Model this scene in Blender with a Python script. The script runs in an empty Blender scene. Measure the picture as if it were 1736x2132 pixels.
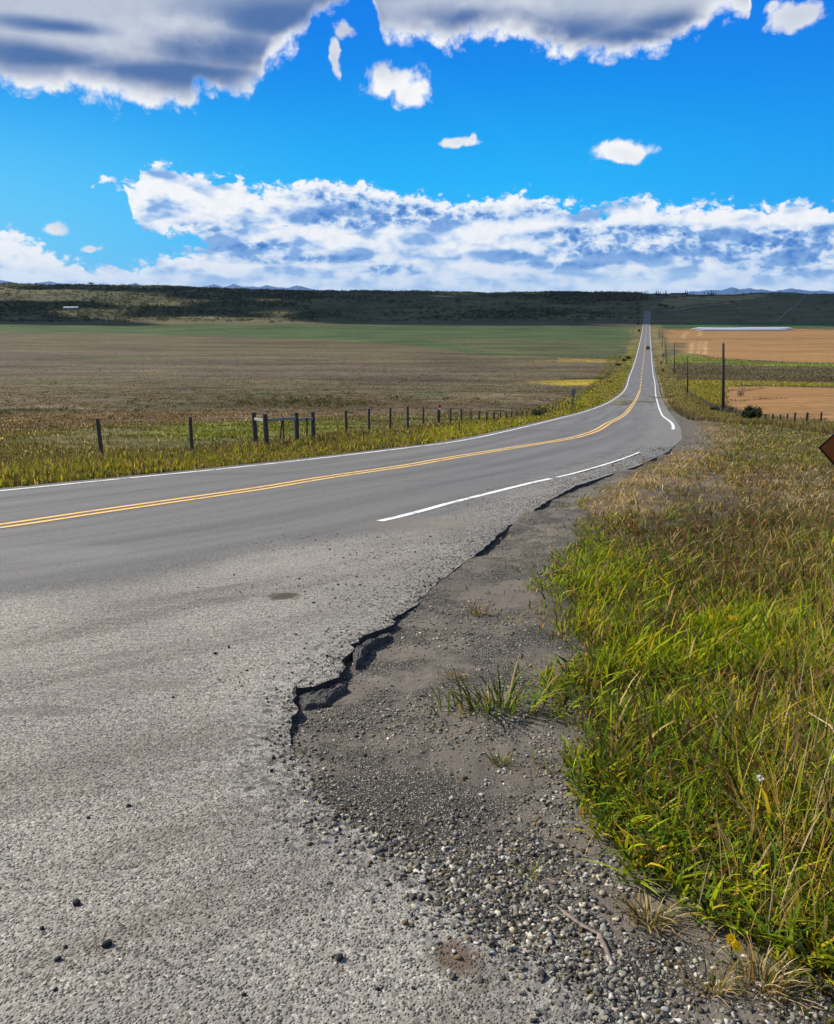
import bpy, bmesh, math, random
import numpy as np
from mathutils import Vector, Matrix, geometry
rng = np.random.default_rng(7); random.seed(7)
C = bpy.context.scene.collection
sc = bpy.context.scene
R = math.radians

# ------------------------------------------------------------------ camera model (used to survey the photo once)
W, H, F = 1736.0, 2131.5, 1736.0
HZ = 608.0
CY = H / 2
PITCH = math.atan((CY - HZ) / F)
SP, CP = math.sin(PITCH), math.cos(PITCH)
EYE = 1.6
SUN_AZ, SUN_EL = R(-62), R(37)

def ray(u, v):
    u = np.asarray(u, float); v = np.asarray(v, float)
    return u - W / 2, F * CP + (CY - v) * SP, -F * SP + (CY - v) * CP

def angles(u, v):
    x, y, z = ray(u, v)
    return math.degrees(math.atan2(x, y)), math.degrees(math.atan2(z, math.hypot(x, y)))

# ------------------------------------------------------------------ numeric helpers
class Pchip:
    def __init__(s, x, y):
        s.x = np.asarray(x, float); s.y = np.asarray(y, float)
        h = np.diff(s.x); d = np.diff(s.y) / h
        m = np.zeros(len(s.x)); m[0] = d[0]; m[-1] = d[-1]
        for i in range(1, len(s.x) - 1):
            if d[i - 1] * d[i] > 0:
                w1 = 2 * h[i] + h[i - 1]; w2 = h[i] + 2 * h[i - 1]
                m[i] = (w1 + w2) / (w1 / d[i - 1] + w2 / d[i])
        s.m = m
    def __call__(s, q):
        q = np.asarray(q, float)
        i = np.clip(np.searchsorted(s.x, q) - 1, 0, len(s.x) - 2)
        h = s.x[i + 1] - s.x[i]; t = np.clip((q - s.x[i]) / h, 0, 1)
        r = (2*t**3-3*t**2+1)*s.y[i] + (t**3-2*t**2+t)*h*s.m[i] + (-2*t**3+3*t**2)*s.y[i+1] + (t**3-t**2)*h*s.m[i+1]
        r = np.where(q < s.x[0], s.y[0] + (q - s.x[0]) * s.m[0], r)
        return np.where(q > s.x[-1], s.y[-1] + (q - s.x[-1]) * s.m[-1], r)

def smooth(a, b, x):
    t = np.clip((np.asarray(x, float) - a) / (b - a), 0, 1)
    return t * t * (3 - 2 * t)

def _hash(i, j, seed):
    n = (i.astype(np.int64) * 374761393 + j.astype(np.int64) * 668265263 + seed * 1274126177) & 0xffffffff
    n = ((n ^ (n >> 13)) * 1274126177) & 0xffffffff
    n = (n ^ (n >> 16)) & 0xffffffff
    return n / 4294967295.0

def vnoise(x, y, seed=0):
    x = np.asarray(x, float); y = np.asarray(y, float)
    i = np.floor(x); j = np.floor(y); fx = x - i; fy = y - j
    fx = fx * fx * (3 - 2 * fx); fy = fy * fy * (3 - 2 * fy)
    a = _hash(i, j, seed); b = _hash(i + 1, j, seed); c = _hash(i, j + 1, seed); d = _hash(i + 1, j + 1, seed)
    return (a + (b - a) * fx) * (1 - fy) + (c + (d - c) * fx) * fy

def fbm(x, y, seed=0, octs=4):
    s = 0; amp = .5; t = 0
    for o in range(octs):
        s = s + amp * vnoise(np.asarray(x) * 2**o, np.asarray(y) * 2**o, seed + o * 17); t += amp; amp *= .55
    return s / t

def inpoly(px, py, poly):
    poly = np.asarray(poly, float); n = len(poly); res = np.zeros(np.shape(px), bool)
    j = n - 1
    for i in range(n):
        xi, yi = poly[i]; xj, yj = poly[j]
        if yi != yj:
            res ^= ((yi > py) != (yj > py)) & (px < (xj - xi) * (py - yi) / (yj - yi) + xi)
        j = i
    return res

def polydist(px, py, line):
    line = np.asarray(line, float); best = np.full(np.shape(px), 1e9)
    for i in range(len(line) - 1):
        a = line[i]; b = line[i + 1]; d = b - a; L = max(d @ d, 1e-9)
        t = np.clip(((px - a[0]) * d[0] + (py - a[1]) * d[1]) / L, 0, 1)
        best = np.minimum(best, np.hypot(px - a[0] - t * d[0], py - a[1] - t * d[1]))
    return best

# ------------------------------------------------------------------ lie of the land
P = Pchip([-60, 0, 40, 85, 140, 203, 290, 392, 600, 808, 934, 1000, 1100],
          [7.2, 0, -4.8, -10.2, -15.3, -20.1, -24.8, -28.2, -32.3, -34.6, -32.4, -31.6, -31.0])
_cu = [-3000, -600, 0, 200, 400, 600, 860, 1000, 1130, 1240, 1340, 1420, 1500, 1580, 1640, 1685, 1740, 2300, 4500]
_cv = [588, 586, 590, 594, 598, 604, 607.5, 610, 609.5, 607.5, 611, 612.5, 612.5, 609.5, 608.5, 612.5, 610.5, 606, 604]
def crest(u):
    v = np.interp(u, _cu, _cv) + (fbm(np.asarray(u) / 85.0, np.asarray(u) * 0, 17, 3) - .5) * 4.5
    _, y, z = ray(u, v); return z / y
YC = 1650.0
def land(x, y):
    x = np.asarray(x, float); y = np.asarray(y, float)
    base = P(np.minimum(y, 1100.0))
    yy = np.maximum(y, 300.0)
    u = W / 2 + x / yy * 1795.0
    s = smooth(930, YC, y)
    zc = EYE + crest(u) * YC
    rel = fbm(x / 260.0, y / 260.0, 5, 3) - .5
    z = base * (1 - s) + zc * s + rel * 44 * s * (1 - s) * 2
    fall = smooth(YC, 3600, y)
    z = z * (1 - fall) + (-38) * fall
    side = smooth(1500, 5000, np.abs(x)) * smooth(-50, 50, -y + 0)
    # small swells in the fields, none near the road
    far = smooth(40, 160, np.hypot(x, y)) * (1 - smooth(900, 1000, y))
    z = z + (fbm(x / 60.0, y / 45.0, 9, 3) - .5) * 1.3 * far * smooth(8, 40, np.abs(x - XCf(y)))
    return z

def _solve(u, v, zf):
    x, y, z = (float(q) for q in ray(u, v))
    Y = np.concatenate([np.geomspace(.3, 2600, 6000)])
    d = EYE + z / y * Y - zf(x / y * Y, Y)
    k = np.nonzero(d <= 0)[0]
    k = k[0] if len(k) else len(Y) - 1
    k = max(k, 1)
    t = d[k - 1] / max(d[k - 1] - d[k], 1e-9)
    yy = Y[k - 1] + t * (Y[k] - Y[k - 1])
    return x / y * yy, yy
Pf = lambda x, y: P(np.minimum(y, 1100.0))
def proj0(pts): return np.array([_solve(u, v, Pf) for u, v in pts])

# road lines surveyed on the slope
yel = proj0([(0,1095.5),(200,1066),(360,1043),(540,1017),(666,996),(868,966),(908,958.5),(1060,933.5),(1201,909.4),(1270,879),(1313.6,846.8),(1331,814.5),(1335.5,782),(1339.5,750),(1344.5,693),(1345.7,675)])
wl = proj0([(0,1022),(220,1000),(435,979),(666,954),(868,930),(925,923),(1054.6,897.7),(1184,866),(1270.4,836),(1305,808),(1322,756),(1331,721.6),(1337,690),(1338.8,675)])
wr = proj0([(790,1085),(935,1048),(1085,1010.5),(1200,984),(1330,942),(1400,896),(1378.3,864),(1365.4,825),(1359,756),(1356.5,717),(1353.2,690),(1352.3,675)])
def linef(a, y0h):
    a = a[np.argsort(a[:, 1])]
    return Pchip(np.concatenate([[a[0,1]-14], a[:,1]]), np.concatenate([[a[0,0] - 14*y0h], a[:,0]]))
XCf = linef(yel, .86); _xl = linef(wl, .86); _xr = linef(wr, 1.05)
def XLf(y):
    t = smooth(140, 260, y); return _xl(y) * (1 - t) + (XCf(y) - 3.65) * t
def XRf(y):
    t = smooth(140, 260, y); return _xr(y) * (1 - t) + (XCf(y) + 3.65) * t

def un(u, v): return _solve(u, v, land)
def proj(pts): return np.array([un(u, v) for u, v in pts])

# pavement edge on the near side, from the foreground up to the bend
edge_pts = [(1325,2131),(1270,2070),(1195,2015),(1120,1985),(1040,1945),(960,1890),(900,1840),(830,1785),(760,1735),(700,1690),(645,1630),(610,1580),(592,1530),(600,1490),
            (612,1472),(613,1431),(648,1426),(672,1417),(710,1411),(716,1385),(723,1360),(730,1345),(745,1331),(757,1319),(782,1311),(806,1302),(822,1286),(850,1262),(880,1236),(940,1190),(1000,1140),
            (1060,1090),(1130,1045),(1200,1008),(1270,985),(1330,966),(1390,938),(1420,914),(1418,893),(1403,868),(1386,845)]
ew = proj0(edge_pts)
# fine, broken outline
def densify(a, step, amp, seed, calm=False):
    out = []
    for i in range(len(a) - 1):
        d = np.hypot(*(a[i + 1] - a[i])); n = max(1, int(d / max(step, .012 * a[i][1])))
        for k in range(n): out.append(a[i] + (a[i + 1] - a[i]) * k / n)
    out.append(a[-1]); out = np.array(out)
    t = np.cumsum(np.concatenate([[0], np.hypot(*np.diff(out, axis=0).T)]))
    sc_ = np.minimum(1, out[:, 1] / 9 + .3)
    if calm: sc_ = sc_ * (1 - .62 * smooth(5.5, 7, out[:, 1]))
    out[:, 0] += (fbm(t * 6, t * 0, seed, 4) - .5) * amp * sc_
    out[:, 1] += (fbm(t * 6, t * 0 + 50, seed, 4) - .5) * amp * sc_
    return out
edge = densify(ew, .05, .17, 3, True)
YF = edge[-1][1]
ly = np.concatenate([np.arange(-8, 10, 1.0), np.geomspace(10, YF, 50)])
leftedge = np.stack([XLf(ly) - .45 - .12 * fbm(ly * 1.5, ly * 0, 8), ly], 1)
back = np.array([[1.25, .9], [1.3, 0], [1.5, -3], [2, -8]])
pav = np.concatenate([leftedge, edge[::-1], back])

def proj_ray_clear(): pass

# ------------------------------------------------------------------ object helpers
def link(o, parent=None):
    C.objects.link(o)
    if parent is not None: o.parent = parent
    return o
def np_mesh(name, V, T, mat, cols=None, smooth_=False, parent=None, attrs=None, matidx=None):
    V = np.asarray(V, np.float32); T = np.asarray(T, np.int32)
    me = bpy.data.meshes.new(name); nv = len(V); nt = len(T); k = T.shape[1]
    me.vertices.add(nv); me.vertices.foreach_set('co', V.ravel())
    me.loops.add(nt * k); me.loops.foreach_set('vertex_index', T.ravel())
    me.polygons.add(nt); me.polygons.foreach_set('loop_start', np.arange(0, nt * k, k, dtype=np.int32))
    if smooth_: me.polygons.foreach_set('use_smooth', np.ones(nt, bool))
    for m in (mat if isinstance(mat, (list, tuple)) else [mat]): me.materials.append(m)
    if matidx is not None: me.polygons.foreach_set('material_index', np.asarray(matidx, np.int32))
    if cols is not None:
        a = me.attributes.new('tint', 'FLOAT_COLOR', 'POINT')
        c = np.ones((nv, 4), np.float32); c[:, :3] = cols; a.data.foreach_set('color', c.ravel())
    for nme, val in (attrs or {}).items():
        val = np.asarray(val, np.float32)
        if val.ndim == 1:
            a = me.attributes.new(nme, 'FLOAT', 'POINT'); a.data.foreach_set('value', val)
        else:
            a = me.attributes.new(nme, 'FLOAT_VECTOR', 'POINT'); a.data.foreach_set('vector', val.ravel())
    me.update(calc_edges=True)
    return link(bpy.data.objects.new(name, me), parent)
def bm_obj(name, bm, mat, parent=None, smooth_=False):
    me = bpy.data.meshes.new(name); bm.to_mesh(me); bm.free()
    for m in (mat if isinstance(mat, (list, tuple)) else [mat]): me.materials.append(m)
    if smooth_:
        for p in me.polygons: p.use_smooth = True
    return link(bpy.data.objects.new(name, me), parent)
def tag(o, label, cat, group=None, kind=None):
    o['label'] = label; o['category'] = cat
    if group: o['group'] = group
    if kind: o['kind'] = kind
    return o
def kindof(o, kind, label=None, cat=None):
    o['kind'] = kind
    if label: o['label'] = label
    if cat: o['category'] = cat
    return o
def empty(name, loc, rz=0):
    o = bpy.data.objects.new(name, None); o.empty_display_size = .2
    o.location = loc; o.rotation_euler = (0, 0, rz); return link(o)
def ground_at(x, y): return float(land(np.array([x]), np.array([y]))[0])

def add_box(bm, c, s, rot=None, bev=0.0):
    r = bmesh.ops.create_cube(bm, size=1.0)
    vs = r['verts']
    M = Matrix.Translation(c) @ (rot if rot is not None else Matrix.Identity(4)) @ Matrix.Diagonal((*s, 1))
    bmesh.ops.transform(bm, matrix=M, verts=vs)
    if bev:
        es = list({e for v in vs for e in v.link_edges})
        bmesh.ops.bevel(bm, geom=es, offset=bev, segments=2, affect='EDGES', profile=.5)
def add_tube(bm, pts, rad, seg=8, cap=True):
    pts = [Vector(p) for p in pts]; rad = rad if isinstance(rad, (list, tuple)) else [rad] * len(pts)
    rings = []
    for i, p in enumerate(pts):
        d = (pts[min(i + 1, len(pts) - 1)] - pts[max(i - 1, 0)]).normalized()
        a = d.cross(Vector((0, 1, .13)) if abs(d.y) < .9 else Vector((1, 0, 0))).normalized(); b = d.cross(a)
        rings.append([bm.verts.new(p + (a * math.cos(2*math.pi*k/seg) + b * math.sin(2*math.pi*k/seg)) * rad[i]) for k in range(seg)])
    for i in range(len(rings) - 1):
        for k in range(seg):
            bm.faces.new((rings[i][k], rings[i][(k+1) % seg], rings[i+1][(k+1) % seg], rings[i+1][k]))
    if cap:
        bm.faces.new(rings[0][::-1]); bm.faces.new(rings[-1])

# ------------------------------------------------------------------ material helpers
class NT:
    dim = '3D'
    def __init__(s, tree):
        s.t = tree; s.n = tree.nodes; s.l = tree.links
    def node(s, typ, **kw):
        n = s.n.new(typ)
        for k, v in kw.items(): setattr(n, k, v)
        return n
    def set(s, sock, v):
        if isinstance(v, bpy.types.NodeSocket): s.l.new(v, sock)
        elif v is not None: sock.default_value = v
    def math(s, op, a, b=None, c=None, clamp=False):
        n = s.node('ShaderNodeMath', operation=op); n.use_clamp = clamp
        s.set(n.inputs[0], a)
        if b is not None: s.set(n.inputs[1], b)
        if c is not None: s.set(n.inputs[2], c)
        return n.outputs[0]
    def vmath(s, op, a, b=None):
        n = s.node('ShaderNodeVectorMath', operation=op); s.set(n.inputs[0], a)
        if b is not None: s.set(n.inputs[1], b)
        return n.outputs['Value'] if op in ('LENGTH', 'DOT_PRODUCT', 'DISTANCE') else n.outputs[0]
    def mapr(s, v, a, b, c=0.0, d=1.0, smooth=True):
        n = s.node('ShaderNodeMapRange'); n.interpolation_type = 'SMOOTHSTEP' if smooth else 'LINEAR'
        s.set(n.inputs[0], v)
        for i, q in enumerate((a, b, c, d)): s.set(n.inputs[i + 1], q)
        return n.outputs[0]
    def mix(s, f, a, b, blend='MIX'):
        n = s.node('ShaderNodeMix', data_type='RGBA', blend_type=blend)
        s.set(n.inputs[0], f)
        s.set(n.inputs[6], a if isinstance(a, bpy.types.NodeSocket) else (*a, 1) if len(a) == 3 else a)
        s.set(n.inputs[7], b if isinstance(b, bpy.types.NodeSocket) else (*b, 1) if len(b) == 3 else b)
        return n.outputs[2]
    def noise(s, vec, scale, detail=4, rough=.55, dist=0.0, out=0):
        n = s.node('ShaderNodeTexNoise', noise_dimensions=s.dim); s.set(n.inputs['Vector'], vec)
        n.inputs['Scale'].default_value = scale; n.inputs['Detail'].default_value = detail
        n.inputs['Roughness'].default_value = rough; n.inputs['Distortion'].default_value = dist
        return n.outputs[out]
    def voro(s, vec, scale, feature='F1', out='Distance', **kw):
        n = s.node('ShaderNodeTexVoronoi', feature=feature, voronoi_dimensions=s.dim); s.set(n.inputs['Vector'], vec)
        n.inputs['Scale'].default_value = scale
        for k, v in kw.items(): n.inputs[k].default_value = v
        return n.outputs[out]
    def scale(s, vec, v):
        n = s.node('ShaderNodeVectorMath', operation='MULTIPLY'); s.set(n.inputs[0], vec); n.inputs[1].default_value = v
        return n.outputs[0]
    def attr(s, name, out='Color'):
        n = s.node('ShaderNodeAttribute', attribute_name=name); return n.outputs[out]
    def bump(s, h, strength=.5, dist=.02):
        n = s.node('ShaderNodeBump'); s.set(n.inputs['Height'], h)
        n.inputs['Strength'].default_value = strength; n.inputs['Distance'].default_value = dist
        return n.outputs[0]
    def obj(s): return s.node('ShaderNodeTexCoord').outputs['Object']
    def pos(s): return s.node('ShaderNodeNewGeometry').outputs['Position']
def material(name):
    m = bpy.data.materials.new(name); m.use_nodes = True
    t = NT(m.node_tree); b = m.node_tree.nodes['Principled BSDF']
    b.inputs['Specular IOR Level'].default_value = .25
    return m, t, b
def simple(name, col, rough=.8, var=.35, scale=12, bump=.3, bdist=.01, metal=0):
    m, t, b = material(name); o = t.obj()
    n = t.noise(o, scale, 5, .6)
    c = t.mix(n, tuple(max(0, q * (1 - var)) for q in col), tuple(min(1, q * (1 + var)) for q in col))
    t.l.new(c, b.inputs['Base Color']); b.inputs['Roughness'].default_value = rough; b.inputs['Metallic'].default_value = metal
    if bump: t.l.new(t.bump(n, bump, bdist), b.inputs['Normal'])
    return m

# --- ground
def mat_ground():
    m, t, b = material('ground_soil'); p = t.pos()
    col = t.attr('tint'); grav = t.attr('gravel', 'Fac'); stub = t.attr('stubble', 'Fac')
    n1 = t.noise(p, 9.0, 6, .7); n2 = t.noise(p, .55, 6, .68); n3 = t.noise(t.scale(p, (.35, 1, 1)), .05, 5, .62)
    f = t.math('MULTIPLY', t.mapr(n2, .28, .72, .35, 1.65, False), t.mapr(n3, .32, .68, .58, 1.42, False))
    f = t.math('MULTIPLY', f, t.mapr(n1, .3, .7, .62, 1.38, False))
    # fine broken-up plant litter: dark gaps and dry pale tufts
    sp = t.voro(p, 2.2, 'F1', 'Distance', Randomness=1.0)
    f = t.math('MULTIPLY', f, t.mapr(sp, .05, .7, 1.22, .78, False))
    one = t.math('ADD', t.math('MULTIPLY', f, t.math('SUBTRACT', 1.0, t.math('MULTIPLY', stub, .55))), t.math('MULTIPLY', stub, .55))
    c = t.mix(1.0, col, t.comb(one) if hasattr(t, 'comb') else one, 'MULTIPLY')
    # hue drift between reddish and olive
    hue = t.noise(p, .18, 4, .6)
    c = t.mix(t.math('MULTIPLY', t.math('SUBTRACT', 1.0, grav), .35), c, t.mix(t.mapr(hue, .35, .65), t.mix(1.0, c, (1.25, .95, .85), 'MULTIPLY'), t.mix(1.0, c, (.85, 1.12, .75), 'MULTIPLY')))
    # stubble rows
    w = t.node('ShaderNodeTexWave', wave_type='BANDS', bands_direction='Y'); t.set(w.inputs['Vector'], t.scale(p, (.25, 1, 1)))
    w.inputs['Scale'].default_value = .06; w.inputs['Distortion'].default_value = 5; w.inputs['Detail'].default_value = 4; w.inputs['Detail Scale'].default_value = 1.2
    rows = t.mix(t.math('MULTIPLY', stub, t.mapr(w.outputs['Fac'], .5, .95, 0, .85)), c, t.mix(1.0, c, (.66, .62, .55), 'MULTIPLY'))
    # small stones in the gravel
    wp = t.vmath('ADD', p, t.scale(t.noise(p, 30, 3, .6, 0, 1), (.02, .02, .02))); vc = t.voro(wp, 105, 'F1', 'Color'); vd = t.voro(wp, 105, 'F1', 'Distance')
    g = t.node('ShaderNodeSeparateColor'); t.l.new(vc, g.inputs[0])
    st = t.mix(t.mapr(g.outputs[0], .2, .95, 0, 1, False), (.045, .042, .038), (.42, .385, .32))
    st = t.mix(t.mapr(vd, .25, .55), st, (.05, .045, .038))
    soil = t.mix(t.noise(p, 3.0, 5, .6), (.088, .075, .060), (.190, .167, .138))
    dirt = t.mapr(t.noise(p, 1.9, 6, .7), .40, .56); st = t.mix(t.math('MULTIPLY', dirt, .9), st, soil)
    c = t.mix(grav, rows, st)
    t.l.new(c, b.inputs['Base Color']); b.inputs['Roughness'].default_value = .95; b.inputs['Specular IOR Level'].default_value = .1
    h = t.math('ADD', t.math('MULTIPLY', n1, .6), t.math('MULTIPLY', t.math('MULTIPLY', t.mapr(vd, .1, .6, 1, 0), g.outputs[2]), t.math('MULTIPLY', grav, t.math('SUBTRACT', .75, t.math('MULTIPLY', dirt, .6)))))
    h = t.math('ADD', h, t.math('MULTIPLY', n2, 2.5))
    t.l.new(t.bump(h, .8, .022), b.inputs['Normal'])
    return m
# --- asphalt
def stain(t, p, x, y, rx, ry, rot=0.0, rag=.55):
    mp = t.node('ShaderNodeMapping', vector_type='TEXTURE'); t.set(mp.inputs['Vector'], p)
    mp.inputs['Location'].default_value = (x, y, 0); mp.inputs['Scale'].default_value = (rx, ry, 1e3); mp.inputs['Rotation'].default_value = (0, 0, rot)
    L = t.vmath('LENGTH', mp.outputs[0])
    L = t.math('ADD', L, t.math('MULTIPLY', t.math('SUBTRACT', t.noise(p, 14, 5, .65), .5), rag * 2))
    return t.mapr(L, .45, 1.0, 1, 0)
def mat_asphalt():
    m, t, b = material('asphalt'); p = t.pos(); la = t.attr('lane', 'Vector')
    s = t.node('ShaderNodeSeparateXYZ'); t.l.new(la, s.inputs[0]); lat = s.outputs[0]; apr = s.outputs[2]
    big = t.noise(p, .45, 5, .6)
    # seams and streaks that run along the lanes
    streak = t.noise(t.scale(la, (1.6, .06, 0)), 1.0, 5, .6)
    cross = t.noise(t.scale(la, (.05, .35, 0)), 1.0, 6, .7)
    main = t.mix(t.mapr(streak, .3, .7, 0, 1, False), (.092, .090, .088), (.166, .160, .152))
    main = t.mix(t.mapr(cross, .57, .66, 0, .6), main, (.085, .086, .09))
    dust = t.mix(t.mapr(big, .3, .7, 0, 1, False), (.200, .185, .158), (.315, .293, .252))
    dust = t.mix(t.mapr(t.noise(t.scale(la, (.9, .22, 0)), 1.0, 6, .7), .47, .64, 0, .7), dust, (.145, .128, .105))
    a = t.mapr(t.math('ADD', apr, t.math('ADD', t.math('MULTIPLY', t.math('SUBTRACT', big, .5), .7), t.math('MULTIPLY', t.math('SUBTRACT', t.noise(p, 40, 4, .7), .5), .9))), .2, .8)
    c = t.mix(a, main, dust)
    # dark, freshly scuffed chips where the approach meets the lane
    band = t.math('MULTIPLY', t.mapr(t.math('ABSOLUTE', t.math('SUBTRACT', t.math('ADD', apr, t.math('MULTIPLY', t.math('SUBTRACT', big, .5), .5)), .42)), .0, .34, 1, 0), t.mapr(s.outputs[1], 13, 8.5, 0, 1))
    # stone chips in the binder
    vd = t.voro(p, 105, 'F1', 'Distance'); vc = t.voro(p, 105, 'F1', 'Color')
    g = t.node('ShaderNodeSeparateColor'); t.l.new(vc, g.inputs[0])
    v2 = t.voro(p, 210, 'F1', 'Color'); g2 = t.node('ShaderNodeSeparateColor'); t.l.new(v2, g2.inputs[0])
    pit = t.mapr(g.outputs[0], .0, .40, .28, 1.0); pale = t.mapr(g.outputs[1], .68, 1.0, 1.0, 1.65)
    chip = t.math('MULTIPLY', t.math('MULTIPLY', pit, pale), t.mapr(g2.outputs[0], 0, 1, .72, 1.28, False))
    rough_amt = t.math('ADD', .5, t.math('MULTIPLY', a, .5))
    k = t.mix(rough_amt, (1, 1, 1), t.mix(1.0, (1, 1, 1), chip, 'MULTIPLY'))
    c = t.mix(1.0, c, k, 'MULTIPLY')
    c = t.mix(t.math('MULTIPLY', band, t.mapr(g.outputs[1], .15, .85, .95, .25, False)), c, t.mix(g.outputs[0], (.035, .035, .036), (.15, .148, .145)))
    # grit drifting onto the shoulder, soil marks
    grit = t.attr('edge', 'Fac')
    gc = t.voro(p, 38, 'F1', 'Color'); gg = t.node('ShaderNodeSeparateColor'); t.l.new(gc, gg.inputs[0])
    gr = t.mix(gg.outputs[1], (.04, .04, .042), (.34, .32, .28))
    gm = t.math('MULTIPLY', t.mapr(t.math('ADD', grit, t.math('MULTIPLY', t.math('SUBTRACT', t.noise(p, 2.2, 5, .7), .5), 1.0)), .42, .72), t.mapr(gg.outputs[0], .25, .6))
    c = t.mix(t.math('MULTIPLY', gm, .85), c, gr)
    for (x, y, rx, ry, ro, colr, k2) in STAINS:
        c = t.mix(t.math('MULTIPLY', stain(t, p, x, y, rx, ry, ro), k2), c, colr)
    t.l.new(c, b.inputs['Base Color']); b.inputs['Roughness'].default_value = .82; b.inputs['Specular IOR Level'].default_value = .3
    h = t.math('MULTIPLY', t.math('MULTIPLY', t.mapr(vd, .15, .6, 1, 0), t.math('POWER', g.outputs[2], 1.8)), t.math('ADD', .4, t.math('MULTIPLY', a, 1.2)))
    h = t.math('ADD', h, t.math('MULTIPLY', t.noise(p, 48, 5, .65), .9))
    t.l.new(t.bump(h, 1.0, .009), b.inputs['Normal'])
    return m
def mat_paint(name, col, base=(.15, .15, .15), wear=.5):
    m, t, b = material(name); p = t.pos()
    n = t.noise(p, 22, 5, .7); n2 = t.noise(p, 2.5, 4, .6)
    f = t.mapr(t.math('ADD', n, t.math('MULTIPLY', t.math('SUBTRACT', n2, .5), .8)), wear, wear + .12)
    c = t.mix(f, col, base)
    t.l.new(c, b.inputs['Base Color']); b.inputs['Roughness'].default_value = .7
    t.l.new(t.bump(n, .4, .006), b.inputs['Normal'])
    return m
def mat_tint(name, rough=.7, trans=0.0, noise=0, nscale=60, bump=0, glossy=.2):
    m, t, b = material(name); c = t.attr('tint')
    if noise:
        n = t.noise(t.pos(), nscale, 4, .6)
        c = t.mix(1.0, c, t.mix(n, (1 - noise,) * 3, (1 + noise,) * 3), 'MULTIPLY')
        if bump: t.l.new(t.bump(n, bump, .004), b.inputs['Normal'])
    t.l.new(c, b.inputs['Base Color']); b.inputs['Roughness'].default_value = rough; b.inputs['Specular IOR Level'].default_value = glossy
    if trans:
        tr = t.node('ShaderNodeBsdfTranslucent'); t.l.new(t.mix(1.0, c, (1.25, 1.15, .7), 'MULTIPLY'), tr.inputs[0])
        mx = t.node('ShaderNodeMixShader'); mx.inputs[0].default_value = trans
        t.l.new(b.outputs[0], mx.inputs[1]); t.l.new(tr.outputs[0], mx.inputs[2])
        t.l.new(mx.outputs[0], t.n['Material Output'].inputs[0])
    return m
M_stone = mat_tint('stone', .75, 0, .3, 90, .3)
M_grass = mat_tint('grass_blade', .75, .42, 0, glossy=.08)
M_leaf = mat_tint('leaf', .6, .3, 0)
M_wood = simple('weathered_wood', (.075, .065, .055), .9, .5, 18, .6, .01)
M_woodlight = simple('grey_board', (.22, .235, .225), .85, .3, 10, .4, .01)
M_pole = simple('creosote_pole', (.05, .042, .036), .9, .4, 9, .4, .01)
M_wire = simple('galvanised_wire', (.25, .25, .25), .5, .2, 5, 0, .01, .6)
M_metal = simple('dull_metal', (.28, .28, .28), .5, .2, 5, 0, .01, .5)

# ------------------------------------------------------------------ zones of the ground (surveyed outlines -> world)
def zpoly(pts):
    a = proj(pts); return np.stack([a[:, 0] / a[:, 1], np.log(a[:, 1])], 1)
ZONES = []   # (polygon in (x/y, ln y), colour, softness, stubble)
def zone(pts, col, soft=.02, stub=0.0): ZONES.append((zpoly(pts), np.array(col), soft, stub))
BROWN = (.098, .079, .045)
zone([(-900,669),(300,668),(1000,669),(1322,673),(1296,747),(1250,748),(1050,741),(800,713),(400,698),(0,690),(-900,690)], (.050,.080,.026), .02)
zone([(-900,669),(300,668),(1000,669),(1322,672),(1318,679),(900,677),(300,674),(-900,674)], (.105,.085,.050), .015)
zone([(850,700),(1200,705),(1305,715),(1296,747),(1250,748),(1050,741)], (.075,.083,.034), .02)
zone([(-900,728),(300,735),(700,752),(1000,770),(1000,800),(500,790),(-900,770)], (.098,.078,.052), .04)
zone([(1125,748.5),(1240,749),(1292,750),(1290,754),(1200,753)], (.28,.20,.035), .035)
zone([(1104,795),(1160,790),(1270,787),(1282,792),(1240,802),(1170,803)], (.32,.24,.03), .035)
zone([(1160,787.5),(1270,785.5),(1286,787),(1286,790),(1230,790.5),(1165,791)], (.03,.028,.015), .004)  # shadow under the creek bank, painted into the ground colour as a dark strip
zone([(1475,797.5),(1512,797),(1600,798.5),(1512,800),(1475,800)], (.04,.045,.015), .004)
zone([(1165,835),(1240,805),(1290,770),(1335,675),(1341,675),(1328,745),(1312,800),(1285,838),(1210,868),(1090,895),(980,915),(880,925),(1010,893),(1130,865)], (.165,.15,.03), .02)
zone([(1210,835),(1240,815),(1262,800),(1230,830),(1160,855),(1130,855)], (.26,.23,.03), .012)
zone([(-400,930),(-400,885),(100,872),(400,860),(700,858),(1000,862),(1090,868),(900,890),(600,915),(300,940),(0,960)], (.105,.098,.034), .05)
zone([(270,905),(420,872),(520,866),(660,872),(780,880),(700,895),(560,905),(400,910)], (.115,.125,.025), .03)
zone([(900,893),(1000,882),(1100,872),(1120,876),(1000,905),(880,925),(800,925)], (.21,.20,.028), .02)
zone([(-300,985),(0,975),(250,955),(500,938),(700,920),(870,905),(880,925),(660,950),(430,975),(0,1018),(-300,1050)], (.125,.110,.034), .02)
for _k in range(26): 
    _u, _v = rng.uniform(-200, 1050), rng.uniform(745, 860); _w = rng.uniform(40, 170); _h = _w * rng.uniform(.03, .06)
    zone([(_u-_w,_v),(_u-_w*.4,_v-_h),(_u+_w*.5,_v-_h*.8),(_u+_w,_v),(_u+_w*.3,_v+_h),(_u-_w*.5,_v+_h*.9)], [(.085,.080,.038),(.13,.105,.062),(.072,.058,.036)][_k % 3], .03)
zone([(-400,880),(300,850),(700,838),(1000,830),(1100,838),(700,868),(300,880),(-400,930)], (.13,.095,.058), .05)
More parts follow.
